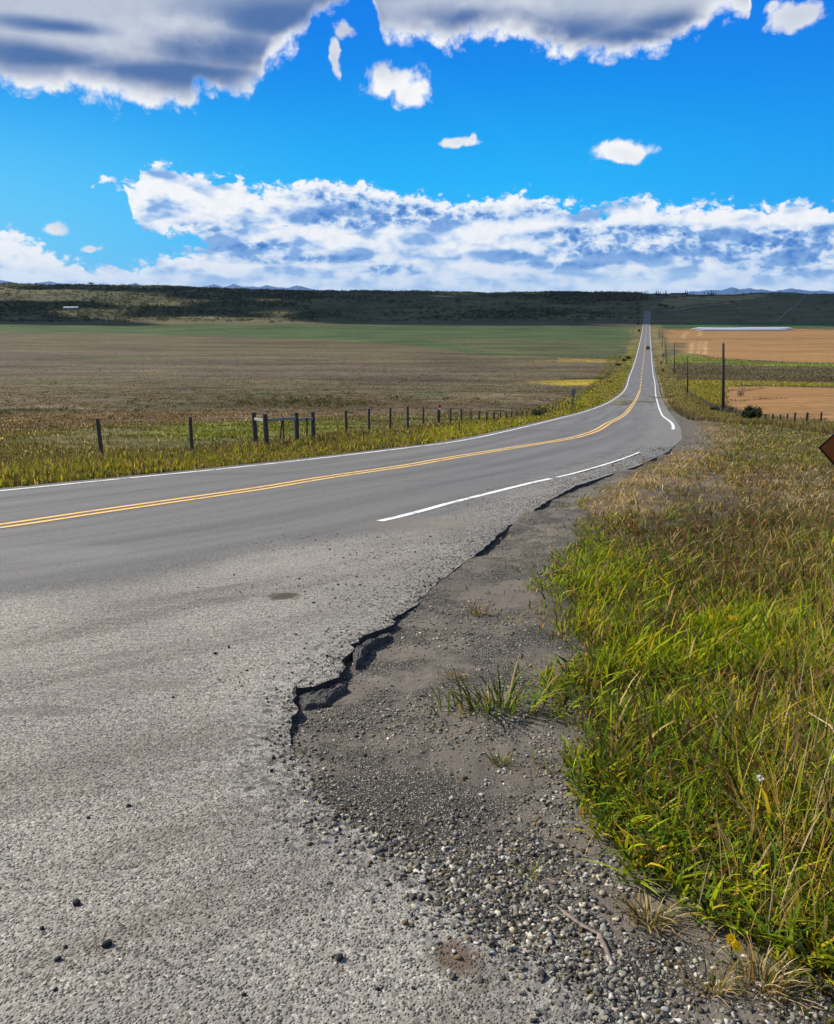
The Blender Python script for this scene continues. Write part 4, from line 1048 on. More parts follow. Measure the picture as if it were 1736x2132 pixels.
# ------------------------------------------------------------------ bushes and trees
def leaf_cloud(n, rx, ry, rz, cz, size, cols, clump=7, seed=0):
    r = np.random.default_rng(seed); k = max(3, clump)
    cen = r.normal(0, 1, (k, 3)); cen /= np.linalg.norm(cen, axis=1)[:, None]; cen *= r.uniform(.35, .8, (k, 1)); cen[:, 2] = np.abs(cen[:, 2]) * .9 - .15
    w = r.integers(0, k, n); d = r.normal(0, 1, (n, 3)); d /= np.linalg.norm(d, axis=1)[:, None]
    p = cen[w] + d * (r.random((n, 1)) ** .5) * .42 * r.uniform(.7, 1.2, (k, 1))[w]
    p = p * np.array([rx, ry, rz]) + np.array([0, 0, cz]); p[:, 2] = np.maximum(p[:, 2], .02)
    a = r.normal(0, 1, (n, 3)); a /= np.linalg.norm(a, axis=1)[:, None]; b = np.cross(a, r.normal(0, 1, (n, 3))); b /= np.linalg.norm(b, axis=1)[:, None] + 1e-9
    s = size * r.uniform(.6, 1.4, (n, 1))
    V = np.stack([p - a * s * .5 - b * s * .3, p + a * s * .5 - b * s * .1, p + b * s * .6], 1).reshape(-1, 3); T = np.arange(3 * n).reshape(-1, 3)
    c = np.array(cols)[r.integers(0, len(cols), n)] * r.uniform(.7, 1.3, (n, 1)) * r.uniform(.75, 1.2, (k, 1))[w]
    return V, T, np.repeat(c, 3, 0)
DG = [(.035,.05,.018), (.05,.065,.022), (.025,.038,.016)]
def bush(u, vb, wpx, hpx, label, n=900, cols=DG, seed=1, group=None, yback=0):
    b = up(u, vb); sx = wpx / 1730 * b.y / 2; h = hpx / 1730 * b.y; root = empty('bush', b)
    bm = bmesh.new()
    for i in range(6):
        an = i * 1.05; add_tube(bm, [(0, 0, -.1), (math.cos(an) * sx * .25, math.sin(an) * sx * .25, h * .35), (math.cos(an) * sx * .55, math.sin(an) * sx * .5, h * .7)], [h * .025, h * .018, h * .006], 5)
    bm_obj('stem', bm, M_wood, root)
    V, T, c = leaf_cloud(n, sx, sx * .8, h * .62, h * .42, max(h * .09, b.y * .0011), cols, 14, seed)
    np_mesh('foliage', V, T, M_leaf, c, parent=root)
    return tag(root, label, 'bush', group)
bush(1562, 879, 50, 37, 'round dark green bush standing in front of the near stubble field', 2600, DG, 2)
bush(1487, 857, 22, 13, 'low dark shrub just left of the nearest utility pole', 500, DG, 3)
bush(1519, 861, 22, 13, 'low dark shrub just right of the nearest utility pole', 500, DG, 4)
bush(1122, 868, 42, 22, 'dark rounded bush growing in the far fence row', 1400, [(.04,.055,.015), (.06,.075,.02), (.03,.04,.014)], 5)
for i, (u, vb, w, h, lab) in enumerate([(1308, 749, 14, 9, 'dark shrub touching the left edge of the far road'), (1298, 752, 10, 6, 'little dark shrub left of the shrub at the far road edge'), (1287, 762, 14, 7, 'reddish brown shrub beside the yellow patch on the verge'), (1268, 796, 16, 4, 'flat dark shrub on the bank of the yellow wet patch'),
                                    (1330, 690, 5, 5, 'tiny dark shrub on the verge close to the valley floor'), (1328, 676, 4, 6, 'tiny dark shrub at the far end of the left fence'), (1380, 742, 6, 5, 'pale green shrub on the right verge near the red signs')]):
    bush(u, vb, w, h, lab, 260, [(.09,.04,.025), (.06,.03,.02)] if 'reddish' in lab else [(.13,.14,.06)] if 'pale' in lab else DG, 20 + i)

def conifer(u, vb, hpx, label, seed):
    b = up(u, vb); h = hpx / 1795 * b.y; r = np.random.default_rng(seed); root = empty('spruce_tree', b - Vector((0, 0, .3)))
    bm = bmesh.new(); add_tube(bm, [(0, 0, -.3), (0, 0, h * .95)], [h * .022, h * .004], 6); bm_obj('trunk', bm, M_wood, root)
    n = 420; t = r.random(n) ** .75; zz = h * (.08 + .92 * (1 - (1 - t))); zz = h * (.06 + .94 * r.random(n) ** 1.2)
    rad = (h - zz) * .36 * (.75 + .5 * r.random(n)) + .05; an = r.uniform(0, 2 * np.pi, n); s = h * .085
    dx, dy = np.cos(an), np.sin(an)
    V = np.stack([np.stack([dx * rad * .15 - dy * s * .6, dy * rad * .15 + dx * s * .6, zz + s * .6], 1), np.stack([dx * rad * .15 + dy * s * .6, dy * rad * .15 - dx * s * .6, zz + s * .6], 1), np.stack([dx * rad, dy * rad, zz - rad * .25], 1)], 1).reshape(-1, 3)
    c = np.repeat(np.array([(.018,.026,.014)]) * r.uniform(.7, 1.4, (n, 1)), 3, 0)
    np_mesh('crown', V, np.arange(3 * n).reshape(-1, 3), M_leaf, c, parent=root)
    tag(root, label, 'spruce tree', 'dark spruces on the far ridge')
z6 = lambda a: (1640 + .2563 * a) / 1.201
SPR = [(5, 8.5, 'spruce at the left end of the ridge row, next to the aspen grove'), (22, 7.5, 'spruce second in the ridge row, close to its left end'), (40, 7, 'spruce third in the ridge row, ending its left cluster'), (72, 5.5, 'short lone spruce between the left ridge cluster and the house'), (94, 9, 'slim tall spruce left of the ridge house'),
       (288, 9.5, 'tall spruce touching the right end of the ridge house'), (304, 8, 'spruce just right of the tall one by the ridge house'), (328, 5.5, 'short spruce right of the ridge house'), (470, 6, 'lone thin spruce behind the low ridge sheds'), (507, 6.5, 'spruce at the right end of the low ridge sheds'), (537, 8.5, 'pointed spruce left in the right-hand ridge cluster'), (556, 8, 'broad spruce in the middle of the right-hand ridge cluster'), (580, 6, 'small spruce closing the ridge row on its right')]
for i, (a, h, lab) in enumerate(SPR): conifer(z6(a), 615.0, h * 1.1 + .8, lab, 100 + i)
# extra round trees behind the ridge house, in the meadow
def tree(u, vb, wpx, hpx, label, cols, seed):
    b = up(u, vb); h = hpx / 1795 * b.y; sx = wpx / 1795 * b.y / 2; root = empty('tree', b)
    bm = bmesh.new(); add_tube(bm, [(0, 0, -.3), (.1, 0, h * .3), (0, .1, h * .7)], [h * .03, h * .022, h * .008], 6)
    for i in range(4):
        an = i * 1.6; add_tube(bm, [(0, 0, h * .3), (math.cos(an) * sx * .5, math.sin(an) * sx * .5, h * .65)], [h * .012, h * .004], 5)
    bm_obj('trunk', bm, M_wood, root)
    V, T, c = leaf_cloud(700, sx, sx, h * .55, h * .55, h * .1, cols, 12, seed); np_mesh('crown', V, T, M_leaf, c, parent=root)
    tag(root, label, 'tree')
tree(1374, 641, 13, 11, 'yellowing bushy tree in the meadow below the ridge', [(.13,.105,.03), (.10,.09,.03)], 41)
tree(1386, 642, 15, 9, 'dark bushy tree joined to the yellowing tree in the meadow', DG, 42)
tree(1400, 643, 12, 6, 'low dark tree trailing right of the meadow trees', DG, 43)
tree(190, 594, 12, 7, 'green tree standing out on the left hill crest', [(.05,.075,.025)], 44)
tree(283, 599, 10, 5, 'small bushy tree on the crest below the leftmost peaks', [(.07,.08,.03)], 45)
tree(76, 594, 8, 6, 'dark pointed tree at the far left of the hill crest', DG, 46)

# ------------------------------------------------------------------ far buildings
M_roofdark = simple('dark_roof', (.03, .028, .03), .8, .2, 1, 0)
M_wallgrey = simple('pale_wall', (.34, .33, .32), .8, .1, 1, 0)
M_roofwhite = simple('white_roof', (.62, .64, .66), .5, .08, 1, 0)
M_glass = simple('dark_glass', (.02, .022, .025), .15, .05, 1, 0)
def house(u, vb, L, D, wh, rh, label, mw, mr, name='house', wins=4):
    b = up(u, vb); root = empty(name, b - Vector((0, 0, .4)), R(8))
    bm = bmesh.new(); add_box(bm, (0, 0, wh / 2), (L, D, wh)); bm_obj('wall', bm, mw, root)
    bm = bmesh.new(); o = .5
    a = [bm.verts.new(q) for q in ((-L/2-o, -D/2-o, wh+.01), (L/2+o, -D/2-o, wh+.01), (L/2+o, D/2+o, wh+.01), (-L/2-o, D/2+o, wh+.01), (-L/2-o, 0, wh+rh), (L/2+o, 0, wh+rh))]
    for f in ((0,1,5,4), (2,3,4,5), (0,4,3), (1,2,5), (3,2,1,0)): bm.faces.new([a[i] for i in f])
    bm_obj('roof', bm, mr, root)
    for i in range(wins):
        x = -L/2 + L * (i + .5) / wins; bm = bmesh.new(); add_box(bm, (x, -D/2 - .04, wh * .55), (min(1.6, L/wins*.5), .08, wh * .4)); bm_obj('window', bm, M_glass, root)
    bm = bmesh.new(); add_box(bm, (L * .28, -D/2 - .05, wh * .4), (1.0, .1, wh * .8)); bm_obj('door', bm, M_roofdark, root)
    tag(root, label, 'house' if name == 'house' else 'shed')
house(z6(212), 615, 26, 9, 2.6, 2.2, 'long dark-roofed farmhouse among spruces on the ridge', M_wallgrey, M_roofdark)
house(z6(440), 615, 22, 7, 1.8, 1.0, 'low pale-roofed shed right of the farmhouse on the ridge', M_roofdark, M_roofwhite, 'shed', 3)
house(148, 643.5, 17, 7, 2.4, 1.5, 'long white-roofed shed alone on the left hillside', M_wallgrey, M_roofwhite, 'shed', 3)

# ------------------------------------------------------------------ grain bags
M_bag = simple('white_plastic_bag', (.78, .80, .82), .35, .06, 2, .5, .05)
def bag(u0, u1, v, rad, label, seed):
    a = up(u0, v); b = up(u1, v); r = np.random.default_rng(seed); root = empty('grain_bag', a); n = 60
    bm = bmesh.new(); pts = []; rads = []
    for i in range(n):
        t = i / (n - 1); p = a.lerp(b, t); p.z = ground_at(p.x, p.y) + rad * .8; pts.append(p - a)
        e = min(t, 1 - t) * (b - a).length / 7; rads.append(rad * min(1, .12 + e) * (1 + r.normal(0, .025)))
    add_tube(bm, pts, rads, 14); bmesh.ops.scale(bm, vec=(1, 1, 1), verts=bm.verts); bm_obj('bag', bm, M_bag, root, True)
    bm = bmesh.new(); add_tube(bm, [pts[0] + Vector((-1.6, 0, -rad * .6)), pts[0] + Vector((-.3, 0, -.3)), pts[0]], [.25, .2, rad * .14], 8); bm_obj('tied_end', bm, M_bag, root, True)
    tag(root, label, 'grain bag', 'white grain bags on the field edge')
bag(1441, 1653, 686.8, 1.45, 'longer white grain bag lying along the back of the stubble field', 1)
bag(1452, 1640, 688.6, 1.2, 'shorter white grain bag in front of the longer one', 2)

# ------------------------------------------------------------------ car far down the road
def car():
    y = un(1348, 727.5)[1]; x = float(XCf(y)) + 1.9; z = float(P(y)); hd = float(XCf(y + 5) - XCf(y - 5)) / 10
    root = empty('car', (x, y, z), -math.atan(hd))
    body = simple('black_car_paint', (.012, .012, .014), .25, .1, 3, 0); rub = simple('tyre_rubber', (.015, .015, .015), .9, .1, 9, 0); red = simple('red_lens', (.35, .01, .01), .3, .1, 5, 0)
    def loft(secs, nm, m, par=root):
        bm = bmesh.new(); rings = [[bm.verts.new((sx * w, yy, zz)) for sx, zz, w in s] for yy, s in secs]
        for i in range(len(rings) - 1):
            k = len(rings[i])
            for j in range(k): bm.faces.new((rings[i][j], rings[i][(j+1) % k], rings[i+1][(j+1) % k], rings[i+1][j]))
        bm.faces.new(rings[0][::-1]); bm.faces.new(rings[-1]); bmesh.ops.recalc_face_normals(bm, faces=bm.faces)
        bmesh.ops.bevel(bm, geom=bm.edges[:], offset=.03, segments=1, affect='EDGES'); return bm_obj(nm, bm, m, par)
    sec = lambda yy, zt, zb, w: (yy, [(-1, zb, w), (-1, zb + (zt - zb) * .6, w * 1.02), (-1, zt, w * .93), (1, zt, w * .93), (1, zb + (zt - zb) * .6, w * 1.02), (1, zb, w)])
    loft([sec(-2.45, 1.0, .45, .9), sec(-2.3, 1.12, .35, .98), sec(1.2, 1.12, .33, 1.0), sec(2.2, 1.02, .38, .96), sec(2.45, .85, .45, .86)], 'body', body)
    cab = loft([sec(-2.3, 1.75, 1.1, .8), sec(-1.9, 1.92, 1.1, .86), sec(.4, 1.9, 1.1, .86), sec(1.25, 1.2, 1.1, .84)], 'cabin', body)
    gl = simple('car_glass', (.02, .025, .03), .08, .05, 3, 0)
    bm = bmesh.new(); add_box(bm, (0, -2.27, 1.45), (1.3, .05, .42), Matrix.Rotation(R(-12), 4, 'X'), .02); bm_obj('rear_window', bm, gl, root)
    for s in (-1, 1):
        bm = bmesh.new(); add_box(bm, (s * .86, -.6, 1.5), (.04, 2.0, .4), None, .02); bm_obj('side_window', bm, gl, root)
        bm = bmesh.new(); add_box(bm, (s * .8, -2.42, .95), (.2, .08, .32), None, .02); bm_obj('tail_light', bm, red, root)
        bm = bmesh.new(); add_box(bm, (s * 1.08, .75, 1.2), (.2, .12, .16), None, .03); bm_obj('mirror', bm, body, root)
        for yy in (-1.5, 1.5):
            bm = bmesh.new(); add_tube(bm, [(s * .72, yy, .38), (s * 1.0, yy, .38)], .38, 16); wv = bm_obj('wheel', bm, rub, root)
            bm = bmesh.new(); add_tube(bm, [(s * .99, yy, .38), (s * 1.02, yy, .38)], .22, 12); bm_obj('rim', bm, M_metal, wv)
    bm = bmesh.new(); add_box(bm, (0, -2.5, .55), (1.8, .12, .18), None, .03); bm_obj('bumper', bm, rub, root)
    bm = bmesh.new(); add_box(bm, (0, -2.47, .85), (.5, .03, .14)); bm_obj('licence_plate', bm, M_signwhite, root)
    tag(root, 'black car driving away in the right lane of the far straight', 'car')
car()

# ------------------------------------------------------------------ scrub and grove on the far hill, tracks, mountains
def build_scrub():
    Vs = []; r = np.random.default_rng(5); N = 42000
    a = r.uniform(-.62, .62, N); y = 965 + 760 * r.random(N); x = a * y
    n = fbm(x / 130, y / 90, 201, 4); n2 = fbm(x / 30, y / 22, 207, 3)
    u = W / 2 + a * 1795
    dens = smooth(.42, .56, n * .55 + n2 * .45) + .35 * (u < 650) + .9 * smooth(.4, .55, n2) * smooth(1060, 1160, u) * (1 - smooth(1335, 1350, u)) * smooth(1050, 1150, y)
    dens *= np.where(u > 1352, .06, 1) * np.where(y < 1040, .4, 1) * smooth(955, 990, y)
    dens *= np.where((np.abs(x - (XCf(935) + (y - 935) * .266)) < 9), 0, 1)
    k = r.random(N) < dens * .55; x, y, u = x[k], y[k], u[k]; n = len(x); z = land(x, y)
    hgt = r.uniform(1.2, 3.6, n); m = 22
    d = r.normal(0, 1, (n, m, 3)); d /= np.linalg.norm(d, axis=2)[..., None]; d[..., 2] = np.abs(d[..., 2])
    p = d * (r.random((n, m, 1)) ** .4) * np.stack([hgt * 1.1, hgt, hgt], 1)[:, None, :] + np.stack([x, y, z - .2], 1)[:, None, :]
    s = (hgt * .5)[:, None, None] * r.uniform(.6, 1.3, (n, m, 1)); e1 = r.normal(0, 1, (n, m, 3)); e2 = r.normal(0, 1, (n, m, 3))
    e1 /= np.linalg.norm(e1, axis=2)[..., None]; e2 /= np.linalg.norm(e2, axis=2)[..., None]
    V = np.stack([p - e1 * s * .5, p + e1 * s * .5, p + e2 * s * .7], 2).reshape(-1, 3)
    base = np.where((r.random(n) < .22)[:, None], np.array([.10,.09,.04]), np.array([.042,.05,.022])) * r.uniform(.6, 1.4, (n, 1))
    c = np.repeat(base, m * 3, 0)
    kindof(np_mesh('scrub', V, np.arange(len(V)).reshape(-1, 3), M_leaf, c), 'stuff', 'dark scrub covering the far hillside', 'scrub')
    # aspen grove by the road on the crest
    N = 420; uu = r.uniform(1236, 1350, N); vv = r.uniform(612, 628, N)
    pts = np.array([un(a, b) for a, b in zip(uu, vv)]); x, y = pts.T; z = land(x, y); hgt = r.uniform(4.5, 7.5, N); m = 46
    d = r.normal(0, 1, (N, m, 3)); d /= np.linalg.norm(d, axis=2)[..., None]
    p = d * (r.random((N, m, 1)) ** .4) * np.stack([hgt * .26, hgt * .26, hgt * .42], 1)[:, None, :] + np.stack([x, y, z + hgt * .55], 1)[:, None, :]
    s = .9 * r.uniform(.6, 1.3, (N, m, 1)); e1 = r.normal(0, 1, (N, m, 3)); e2 = r.normal(0, 1, (N, m, 3))
    e1 /= np.linalg.norm(e1, axis=2)[..., None]; e2 /= np.linalg.norm(e2, axis=2)[..., None]
    V = np.stack([p - e1 * s * .5, p + e1 * s * .5, p + e2 * s * .7], 2).reshape(-1, 3)
    base = np.where((r.random(N) < .55)[:, None], np.array([.14,.105,.05]), np.array([.06,.058,.03])) * r.uniform(.6, 1.3, (N, 1)); c = np.repeat(base, m * 3, 0)
    # trunks
    tw = .18; tv = np.stack([np.stack([x - tw, y, z - .3], 1), np.stack([x + tw, y, z - .3], 1), np.stack([x, y, z + hgt * .8], 1)], 1).reshape(-1, 3)
    V = np.concatenate([V, tv]); c = np.concatenate([c, np.tile(np.array([.22,.2,.17]), (len(tv), 1))])
    kindof(np_mesh('aspen_grove', V, np.arange(len(V)).reshape(-1, 3), M_leaf, c), 'stuff', 'tan autumn aspen grove on the ridge left of the road', 'grove')
build_scrub()
M_track = simple('pale_track', (.19, .17, .145), .95, .2, .5, 0)
def track(pts, w, label, lift=.5):
    q = lerp_pts(proj(pts), 90); d = np.gradient(q, axis=0); n = np.stack([-d[:, 1], d[:, 0]], 1); n /= np.linalg.norm(n, axis=1)[:, None]
    L = q + n * w / 2; Rr_ = q - n * w / 2; V = np.concatenate([np.c_[L, land(L[:, 0], L[:, 1]) + lift], np.c_[Rr_, land(Rr_[:, 0], Rr_[:, 1]) + lift]]); k = len(q); i = np.arange(k - 1)
    T = np.concatenate([np.stack([i, i + k, i + k + 1], 1), np.stack([i, i + k + 1, i + 1], 1)])
    kindof(np_mesh('track', V, T, M_track), 'structure', label, 'track')
track([(1380,648),(1427,642),(1470,637),(1520,631),(1610,622)], 5, 'pale gravel track climbing right across the far hillside')
track([(1612,670.5),(1640,648),(1681,615)], 1.6, 'thin straight pale trail running up the right-hand hill')

def build_mountains():
    D = 24000.0
    pk = [(-500,596),(-300,588),(-150,592),(-60,586),(5,583),(40,590),(70,589.5),(102,585.5),(130,590),(200,598),(250,596),(282,589),(310,598),(400,602),(425,597),(447,591.5),(466,598),(486,590.5),(505,597),(525,595.5),(538,598),(555,593.5),(580,598),(600,599),(618,593.5),(640,599),(655,603),(672,604),(688,602),(705,606),(800,612),(1000,616),(1300,616),(1415,611),(1438,606),(1455,606.5),(1483,603),(1500,605),(1523,597.5),(1540,602),(1563,599.8),(1576,603.5),(1590,602),(1612,606),(1630,603),(1648,600),(1668,603.5),(1690,606),(1713,604.5),(1740,608),(1850,600),(2000,606),(2300,598)]
    pu, pv = np.array(pk).T; us = np.linspace(-500, 2300, 1500); v = np.interp(us, pu, pv)
    v = v + (fbm(us / 9, us * 0, 301, 4) - .5) * 2.2
    rows = [(-2600, 0.0, 0), (-1500, .42, 1), (-700, .74, 2), (0, 1.0, 0), (900, .6, 3), (2600, 0.0, 0)]
    V = []; n = len(us)
    for dd, k, s in rows:
        x, y, zz = ray(us, v); q = D / y; h = np.maximum(EYE + zz * q + 60, 10)
        nn = fbm(us / 14 + s * 9, us * 0 + s, 310, 4) if s else .5
        yy = D + dd + (nn - .5) * 900; xx = x / y * (D + dd)
        V.append(np.stack([xx, yy + 0 * xx, -60 + h * k * (1 + (nn - .5) * .35 * (1 if s else 0))], 1))
    V = np.concatenate(V); i = (np.arange(len(rows) - 1)[:, None] * n + np.arange(n - 1)[None]).ravel()
    T = np.stack([i, i + 1, i + 1 + n, i + n], 1)
    o = np_mesh('mountains', V, T, simple('haze_blue_rock', (.008, .045, .16), .95, .3, .0008, 0), None, True)  # blue of the distant haze is put into the rock's base colour
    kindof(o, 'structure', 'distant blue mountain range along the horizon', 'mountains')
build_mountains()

# ------------------------------------------------------------------ the cloud that shades the far hill (above and outside the picture)
SUN = Vector((math.sin(SUN_AZ) * math.cos(SUN_EL), math.cos(SUN_AZ) * math.cos(SUN_EL), math.sin(SUN_EL)))
def shade_cloud():
    zc = 1500.0; t = (zc + 20) / SUN.z; ox, oy = SUN.x * t, SUN.y * t
    gx = np.arange(-1700, 1901, 30.0); gy = np.arange(820, 2600, 30.0); X, Y = np.meshgrid(gx, gy); nx = len(gx)
    u = W / 2 + X / Y * 1795
    f = smooth(935, 985, Y + (fbm(X / 160, Y / 160, 401, 3) - .5) * 60) * (1 - smooth(2350, 2500, Y)) * smooth(-1700, -1500, X) * (1 - smooth(1700, 1900, X))
    # openings: the left slope and the meadow on the right crest stay in the sun
    gap = smooth(.30, .46, fbm(X / 300 + 3, Y / 220, 405, 3)) * (1 - smooth(560, 760, u)) * .9
    gap = np.maximum(gap, .9 * smooth(.47, .57, fbm(X / 200 + 9, Y / 120, 409, 3)) * (u < 1330))
    gap = np.maximum(gap, 1.1 * np.exp(-((u - 1465) / 100) ** 2) * smooth(1270, 1360, Y))
    f = f - gap
    k = f > .3; V = []; T = []
    th = np.sqrt(np.clip(f - .3, 0, 1)) * (60 + 90 * fbm(X / 90, Y / 90, 407, 4)) * k
    top = np.stack([X + ox, Y + oy, zc + th * 1.3], -1).reshape(-1, 3); bot = np.stack([X + ox, Y + oy, zc - th * .35 - .5], -1).reshape(-1, 3); N = len(top)
    cell = (k[:-1, :-1] | k[1:, :-1] | k[:-1, 1:] | k[1:, 1:]); jj, ii = np.nonzero(cell); i = jj * nx + ii
    T = np.concatenate([np.stack([i, i + 1, i + 1 + nx, i + nx], 1), N + np.stack([i, i + nx, i + 1 + nx, i + 1], 1)])
    m, tt, b = material('cloud_white'); b.inputs['Base Color'].default_value = (.9, .9, .92, 1); b.inputs['Roughness'].default_value = 1
    o = np_mesh('cloud', np.concatenate([top, bot]), T, m, None, True)
    kindof(o, 'stuff', 'broad cumulus cloud overhead whose shadow falls on the far hill', 'cloud')
shade_cloud()

# ------------------------------------------------------------------ air
def haze():
    bm = bmesh.new(); add_box(bm, (0, 0, (700 - 66) / 2), (64000, 64000, 766)); m = bpy.data.materials.new('haze_air'); m.use_nodes = True
    nt = m.node_tree; nt.nodes.clear(); out = nt.nodes.new('ShaderNodeOutputMaterial'); v = nt.nodes.new('ShaderNodeVolumePrincipled')
    v.inputs['Color'].default_value = (.38, .66, 1, 1); v.inputs['Density'].default_value = 1.5e-5; v.inputs['Anisotropy'].default_value = 0.0
    nt.links.new(v.outputs[0], out.inputs['Volume'])
    o = bm_obj('haze', bm, m); kindof(o, 'stuff', 'thin blue air over the plain', 'haze')
haze()

# ------------------------------------------------------------------ sky with clouds
def build_world():
    w = bpy.data.worlds.new('World'); sc.world = w; w.use_nodes = True; t = NT(w.node_tree); t.dim = '2D'; bg = t.n['Background']
    sky = t.node('ShaderNodeTexSky', sky_type='NISHITA'); sky.sun_disc = False; sky.sun_elevation = SUN_EL; sky.sun_rotation = SUN_AZ
    sky.air_density = 1.0; sky.dust_density = .3; sky.ozone_density = 2.5; sky.altitude = 1100
    g = t.node('ShaderNodeTexCoord').outputs['Generated']; s = t.node('ShaderNodeSeparateXYZ'); t.l.new(g, s.inputs[0])
    az = t.math('MULTIPLY', t.math('ARCTAN2', s.outputs[0], s.outputs[1]), 57.29578); el = t.math('MULTIPLY', t.math('ARCSINE', s.outputs[2]), 57.29578)
    cb = t.node('ShaderNodeCombineXYZ'); t.l.new(az, cb.inputs[0]); t.l.new(el, cb.inputs[1]); p = cb.outputs[0]
    def ell(vec, e, edge=.0):
        cx, cy, rx, ry = e[:4]; rot = e[4] if len(e) > 4 else 0
        a0, e0 = angles(cx, cy); a1, _ = angles(cx + rx, cy); _, e1 = angles(cx, cy - ry)
        mp = t.node('ShaderNodeMapping', vector_type='TEXTURE'); t.l.new(vec, mp.inputs['Vector'])
        mp.inputs['Location'].default_value = (a0, e0, 0); mp.inputs['Scale'].default_value = (abs(a1 - a0), abs(e1 - e0), 1); mp.inputs['Rotation'].default_value = (0, 0, R(rot))
        return t.math('SUBTRACT', 1.0, t.vmath('LENGTH', mp.outputs[0]))
    def env(vec, lst):
        acc = None
        for e in lst:
            v = ell(vec, e); acc = v if acc is None else t.math('SMOOTH_MAX', acc, v, .12)
        return acc
    def add(v, d): 
        n = t.node('ShaderNodeVectorMath', operation='ADD'); t.l.new(v, n.inputs[0]); n.inputs[1].default_value = d; return n.outputs[0]
    azn = t.math('MULTIPLY_ADD', az, 1 / 64.0, .5)
    def outline(pts, v_az):
        q = sorted(angles(u, v) for u, v in pts)
        n = t.node('ShaderNodeFloatCurve'); cm = n.mapping.curves[0]; cm.points[0].location = (0, q[0][1] / 64 + .25); cm.points[1].location = (1, q[-1][1] / 64 + .25)
        for a_, e_ in q:
            if 0.002 < a_ / 64 + .5 < .998: cm.points.new(a_ / 64 + .5, e_ / 64 + .25)
        for k in cm.points: k.handle_type = 'VECTOR'
        n.mapping.update(); t.l.new(v_az, n.inputs['Value'])
        return t.math('MULTIPLY_ADD', n.outputs[0], 64.0, -16.0)
    def split(v):
        q = t.node('ShaderNodeSeparateXYZ'); t.l.new(v, q.inputs[0]); return t.math('MULTIPLY_ADD', q.outputs[0], 1 / 64.0, .5), q.outputs[1]
    A_LOW = [(-150,190),(0,188),(60,203),(130,216),(200,222),(290,238),(350,242),(400,236),(412,214),(480,210),(545,188),(562,150),(590,125),(635,95),(665,60),(705,30),(735,-10),(760,-90),(772,-60),(786,40),(800,98),(850,98),(900,104),(940,116),(985,104),(1050,95),(1150,122),(1200,130),(1290,140),(1350,130),(1400,110),(1440,86),(1490,60),(1530,70),(1552,62),(1558,0),(1575,-90),(1650,-200),(1850,-200)]
    PUFF = [(697,120,12,46),(720,62,30,26),(818,165,80,52),(852,190,54,40),(1650,35,72,38),(1600,20,28,16),(1298,314,92,26),(950,295,58,15),(984,290,12,18),(117,475,32,18),(187,518,30,11)]
    B_TOP = [(-250,500),(150,500),(198,385),(206,366),(216,352),(240,362),(283,362),(290,340),(320,328),(370,335),(420,352),(470,366),(500,352),(518,374),(560,380),(610,370),(650,362),(710,362),(760,372),(800,385),(850,386),(900,400),(960,402),(1010,405),(1060,393),(1110,393),(1150,405),(1200,415),(1260,426),(1284,400),(1310,394),(1350,402),(1385,418),(1440,412),(1500,412),(1560,418),(1620,415),(1680,405),(1736,415),(1850,418)]
    B_BOT = [(-250,470),(150,470),(198,386),(215,394),(262,400),(285,488),(350,496),(400,502),(540,640),(1850,650)]
    B_STRIP = [(-250,470),(-60,462),(0,455),(40,470),(62,490),(100,508),(112,528),(200,538),(270,543),(330,529),(365,514),(430,502),(500,474),(600,440),(760,430),(1850,460)]
    def densA(v):
        warp = t.vmath('SUBTRACT', t.noise(v, .35, 3, .5, 0, 1), (.5, .5, .5)); v2 = t.vmath('ADD', v, t.scale(warp, (1.3, .9, 0)))
        n = t.noise(v2, .55, 9, .55); vo = t.voro(v2, .9, 'F1', 'Distance', Detail=3.0, Roughness=.5, Lacunarity=2.3)
        va, ve = split(v2)
        e = t.math('MINIMUM', t.math('MULTIPLY', t.math('SUBTRACT', ve, outline(A_LOW, va)), .55), 1.1)
        e = t.math('MAXIMUM', e, t.math('MULTIPLY', env(v2, PUFF), 1.0))
        e = t.math('MINIMUM', e, t.math('MULTIPLY', t.math('SUBTRACT', 40.0, ve), .2))
        return t.math('ADD', e, t.math('ADD', t.math('MULTIPLY', t.math('SUBTRACT', n, .5), 1.1), t.math('MULTIPLY', t.math('SUBTRACT', .47, vo), .40))), e
    def densB(v):
        q = t.scale(v, (1, 1.35, 1))
        warp = t.vmath('SUBTRACT', t.noise(q, .9, 3, .5, 0, 1), (.5, .5, .5)); v2 = t.vmath('ADD', v, t.scale(warp, (.7, .4, 0))); q2 = t.scale(v2, (1, 1.6, 1))
        n = t.noise(q2, .72, 9, .55); vo = t.voro(q2, 1.2, 'F1', 'Distance', Detail=4.0, Roughness=.55, Lacunarity=2.3)
        va, ve = split(v2)
        e = t.math('MINIMUM', t.math('SUBTRACT', outline(B_TOP, va), ve), t.math('SUBTRACT', ve, outline(B_BOT, va)))
        e = t.math('MAXIMUM', e, t.math('SUBTRACT', outline(B_STRIP, va), ve))
        e = t.math('MINIMUM', t.math('MULTIPLY', e, .8), .95)
        return t.math('ADD', e, t.math('ADD', t.math('MULTIPLY', t.math('SUBTRACT', n, .5), 1.3), t.math('MULTIPLY', t.math('SUBTRACT', .5, vo), .5))), n
    K = WHITE_K
    def kk(*q): return tuple(K * v for v in q)
    # upper clouds: thin rims glow, thick middles go slate blue
    dA, nA = densA(p); aA = t.mapr(dA, -.06, .46)
    shA = [(120,120,230,30),(330,150,300,34),(470,100,190,50),(580,40,190,60),(120,55,140,18),(1000,40,150,38),(1150,65,170,44),(1310,85,180,38),(1400,50,110,34),(400,-80,600,60),(1200,-80,500,60)]
